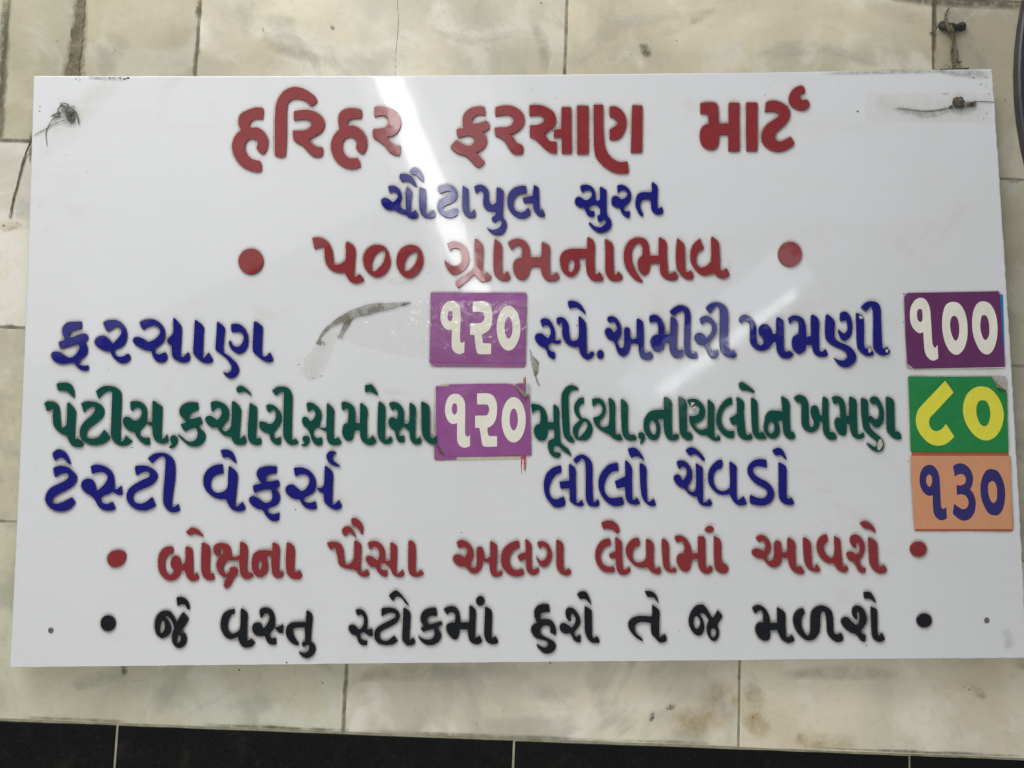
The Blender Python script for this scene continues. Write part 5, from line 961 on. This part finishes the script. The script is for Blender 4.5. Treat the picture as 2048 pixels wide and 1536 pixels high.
# ------------------------------------------------------------------ tape
from mathutils import noise as mnoise
def crumpled(label, poly, w, amp, cell, mat, seed=0, squash=1.0):
    """a thin crumpled film: a facetted grid, cut to the outline"""
    p = np.array(poly, float); x0, y0 = p.min(0); x1, y1 = p.max(0); q = np.roll(p, -1, 0); idx = {}; V = []; Fc = []
    def ins(x, y):
        k = ((p[:, 1] <= y) & (q[:, 1] > y)) | ((q[:, 1] <= y) & (p[:, 1] > y))
        return (p[k, 0]+(y-p[k, 1])/(q[k, 1]-p[k, 1])*(q[k, 0]-p[k, 0]) > x).sum() % 2 == 1
    r = random.Random(seed)
    def vid(i, j):
        if (i, j) not in idx:
            x, y = x0+i*cell+r.uniform(-.33, .33)*cell, y0+j*cell+r.uniform(-.33, .33)*cell
            a = 1-abs(mnoise.noise(Vector((x/26, y/17*squash, seed))))*2; b = mnoise.noise(Vector((x/8, y/8, seed+5)))
            idx[(i, j)] = len(V); V.append(L2B(P(x, y, w+amp*(max(0, a)**3*.8+b*.45+.4))))
        return idx[(i, j)]
    for i in range(int((x1-x0)/cell)+1):
        for j in range(int((y1-y0)/cell)+1):
            if ins(x0+(i+.5)*cell, y0+(j+.5)*cell):
                a, b, c, d = vid(i, j), vid(i, j+1), vid(i+1, j+1), vid(i+1, j)
                Fc += [(a, b, c), (a, c, d)] if (i+j) % 2 else [(a, b, d), (b, c, d)]
    o = mesh('sticky_tape', V, Fc, mat); return tag(o, label, 'tape', 'pieces of old tape on the board')
def tape(label, pts, mat, w0, w1, smoothed=False, cat='tape'):
    c = np.mean(np.array(pts), 0); o = plate('sticky_tape', [(1, pts)], w0, w1, mat, None, S=2, bevel=.00004, smoothed=smoothed); tag(o, label, cat, 'pieces of old tape on the board'); return o
tape('clear wrinkled tape across the upper left corner of the board over the knotted string', [(66, 268), (66, 302), (112, 287), (158, 276), (176, 244), (216, 192), (258, 160), (182, 156), (150, 186), (122, 204)], M['tape'], .0052, .0053)
tape('clear yellowed tape strip at the upper right corner of the board over the knot', [(1733, 186), (1984, 186), (1986, 246), (1733, 246), (1728, 216)], M['tape'], .0003, .0004)
crumpled('transparent film strip left of the upper purple price card', ragged([(676, 640), (700, 628), (740, 616), (800, 606), (861, 603), (861, 722), (812, 712), (770, 704), (720, 692), (690, 682), (672, 676)], .8, 6), .0005, .00035, 4.0, M['strip'], 3)
crumpled('torn transparent tape tongue hanging down left of the film strip', ragged([(671, 652), (682, 636), (676, 676), (664, 705), (652, 735), (640, 760), (617, 762), (606, 745), (612, 712), (630, 690), (648, 668)], 1.0, 6), .0006, .0003, 2.5, M['strip'], 9)
fold = tape('dirty brown folded tape edge curving up to the upper purple price card', ragged([(630, 687), (640, 673), (652, 655), (668, 642), (690, 627), (712, 618), (735, 609), (760, 606), (795, 605), (824, 604), (812, 610), (798, 613), (770, 618), (742, 627), (716, 633), (706, 639), (695, 655), (684, 677), (674, 676), (683, 655), (688, 645), (672, 650), (655, 661), (641, 675), (643, 690)], .7, 5), M['fold'], .0009, .0013)
for pts in ([(631, 686, 1.2), (652, 656, 2), (690, 628, 2), (735, 610, 1.8), (780, 606, 1.2)], [(694, 652, 1), (708, 636, 1.8), (745, 627, 1.8), (790, 615, 1.6), (823, 605, .8)], [(636, 690, 1), (645, 684, 3), (650, 692, 1.5)]):
    o_ = ribbon('dirty_rim', pts, .00145, M['grime'], fold)  # thin darker lines along the edges of the fold
tape('dirty brown tape sliver just right of the upper purple price card', ragged([(1059, 696), (1066, 712), (1078, 724), (1077, 742), (1073, 754), (1082, 775), (1074, 768), (1066, 742), (1061, 722)], .5, 4), M['fold'], .0003, .0008)
crumpled('glossy clinging film over the upper purple price card', ragged([(861, 604), (1052, 602), (1054, 700), (1052, 728), (861, 724)], .6, 6), .0014, .00022, 5.0, M['cling'], 14)

# ------------------------------------------------------------------ strings and hook
rt = random.Random(77)
k = empty('knotted_string', L2B(P(138, 226))); tag(k, 'dark knotted string tied through the upper left corner of the board', 'string')
v, f = join([tangle(138, 220, 15, 11, .0006, .005, .0004, 4, rt), tangle(143, 232, 13, 12, .0006, .004, .00038, 4, rt), tangle(130, 210, 12, 6, .001, .004, .00045, 2, rt), tangle(113, 231, 9, 5, .0006, .003, .00045, 2, rt)]); mesh('knot', v, f, M['dark_twine'], k)
v, f = join([thread([(125, 210, .003), (117, 217, .004), (115, 226, .003), (108, 230, .002), (103, 233, .002), (112, 229, .003), (126, 222, .003)], .0004, .0008, rt, .0003),
             thread([(122, 226, .003), (110, 235, .002), (100, 246, .001), (93, 262, .0006), (92, 276, .0005), (95, 292, .0004)], .0004, .0005, rt, .0002),
             thread([(130, 240, .002), (112, 246, .001), (95, 256, .0008), (78, 265, .0008), (67, 272, .0006)], .0004, .0004, rt, .0002),
             thread([(150, 222, .002), (156, 236, .002), (158, 250, .0008)], .0004, .0009, rt, .0003)]); mesh('strand', v, f, M['dark_twine'], k)
o = mesh('hanging_thread', *strands([(66, 272, .026), (62, 282, .012), (52, 306, .002), (43, 335, .001), (34, 372, .001), (26, 400, .0008), (20, 436, .0006)], WALL_W, .00055, 3, 1.6, rt, .0005), M['twine'])
tag(o, 'thin frayed thread hanging on the marble left of the board', 'thread')
v, f = join([tangle(1917, 203, 13, 9, .0004, .0045, .0006, 6, rt), thread([(1935, 208, .002), (1945, 205, .002), (1951, 203, .002), (1947, 210, .002), (1950, 213, .002)], .0004, .0009, rt, .0004)])
k2 = empty('wire_knot', L2B(P(1917, 205))); tag(k2, 'pale tangled wire knot under tape at the upper right corner of the board', 'wire')
mesh('knot', v, f, M['twine'], k2)
v, f = thread([(1940, 205, .001), (1960, 203, .0006), (1985, 204, .0004), (1990, 205, -.004)], .0004, .0004, rt, .0001); mesh('wire', v, f, M['rust'], k2)
hk = empty('wall_hook', L2B(P(1902, 55, WALL_W))); tag(hk, 'rusty iron hook with a round head and string lashing above the upper right corner', 'hook')
def ball(cx, cy, r_px, w, depth, name, mat, parent):
    V = []; Fc = []; n = 16; mseg = 7; base = P(cx, cy, w)
    for a in range(mseg+1):
        th = math.pi/2*a/mseg; rr = math.cos(th); 
        for i in range(n):
            q = P(cx+r_px*rr*math.cos(i/n*6.2832), cy+r_px*rr*math.sin(i/n*6.2832), w); V.append(L2B((q[0], q[1], w+depth*math.sin(th))))
    for a in range(mseg):
        for i in range(n): Fc.append((a*n+i, a*n+(i+1) % n, (a+1)*n+(i+1) % n, (a+1)*n+i))
    return mesh(name, V, [f_[::-1] for f_ in Fc], mat, parent, smooth=True)
ball(1922, 54, 9.2, WALL_W, .007, 'bolt_head', M['rust'], hk)
ball(1885, 52, 9.5, WALL_W, .006, 'bolt_head', M['rust'], hk)
v, f = tube_geo([(*P(1880, 52, WALL_W+.004), .0034), (*P(1890, 53, WALL_W+.006), .0052), (*P(1902, 54, WALL_W+.006), .0056), (*P(1912, 55, WALL_W+.005), .0042), (*P(1922, 54, WALL_W+.004), .0034)], 10); mesh('shank', v, f, M['rust'], hk, smooth=True)
tw = empty('frayed_twine', L2B(P(1906, 100, WALL_W))); tag(tw, 'frayed brown twine hanging from the rusty hook down to the board', 'twine')
v, f = strands([(1903, 58, .011), (1906, 70, .008), (1907, 85, .005), (1904, 98, .004), (1905, 112, .004), (1907, 126, .005), (1907, 142, .006)], WALL_W, .0009, 6, 4.2, rt, .0009); mesh('cord', v, f, M['twine'], tw)
v, f = join([strands([(1892, 46, .008), (1891, 34, .004), (1893, 25, .003), (1898, 16, .002)], WALL_W, .0008, 3, 1.8, rt), strands([(1876, 52, .006), (1871, 60, .003), (1866, 65, .002), (1860, 67, .001)], WALL_W, .0007, 3, 1.2, rt),
             strands([(1913, 99, .003), (1915, 108, .003), (1914, 119, .003), (1918, 125, .003), (1923, 124, .003)], WALL_W, .0009, 2, .8, rt), thread([(1887, 134, .002), (1892, 130, .003), (1897, 133, .003), (1901, 136, .003)], WALL_W, .0004, rt),
             strands([(1893, 40, .011), (1896, 52, .012), (1899, 62, .010), (1902, 50, .012), (1905, 60, .011)], WALL_W, .0008, 3, 2.5, rt)]); mesh('loose_strand', v, f, M['twine'], tw)
ng = empty('metal_strip', L2B(P(1908, 137, -.002))); 
v, f = tube_geo([(*P(1880, 139.5, -.0012), .0010), (*P(1908, 138.5, -.0012), .0012), (*P(1937, 136.8, -.0012), .0011)], 6); mesh('strip', v, f, M['rust'], ng)
tag(ng, 'dark thin metal strip lying along the top edge of the board under the twine', 'metal strip')

# ------------------------------------------------------------------ round panel at the right edge of the picture
rp_px = 760; cx, cy = 2037+rp_px, 186
c0 = P(cx, cy, WALL_W+.012); q0 = P(2037, cy, WALL_W+.012); RAD = abs(q0[0]-c0[0])
def disc(name, r0, r1, w0, w1, mat, parent):
    n = 96; V = []; Fc = []
    prof = [(r1, w0), (r1, w1-.002), (r1-.002, w1), (r0, w1)]+([(r0, w0)] if r0 > 0 else [])
    for r_, w_ in prof:
        for i in range(n): a = i/n*2*math.pi; V.append(L2B((c0[0]+max(r_, .0001)*math.cos(a), c0[1]+max(r_, .0001)*math.sin(a), w_)))
    for kx in range(len(prof)-1):
        for i in range(n): Fc.append((kx*n+i, kx*n+(i+1) % n, (kx+1)*n+(i+1) % n, (kx+1)*n+i))
    return mesh(name, V, [q[::-1] for q in Fc], mat, parent, smooth=False)
dp = empty('round_panel', L2B((c0[0], c0[1], WALL_W))); tag(dp, 'dark rim of a large round panel cut off by the right edge of the picture', 'panel')
disc('rim', RAD-.03, RAD, WALL_W+.001, WALL_W+.014, M['disc'], dp)
disc('face', 0, RAD-.031, WALL_W+.001, WALL_W+.010, M['disc_face'], dp)
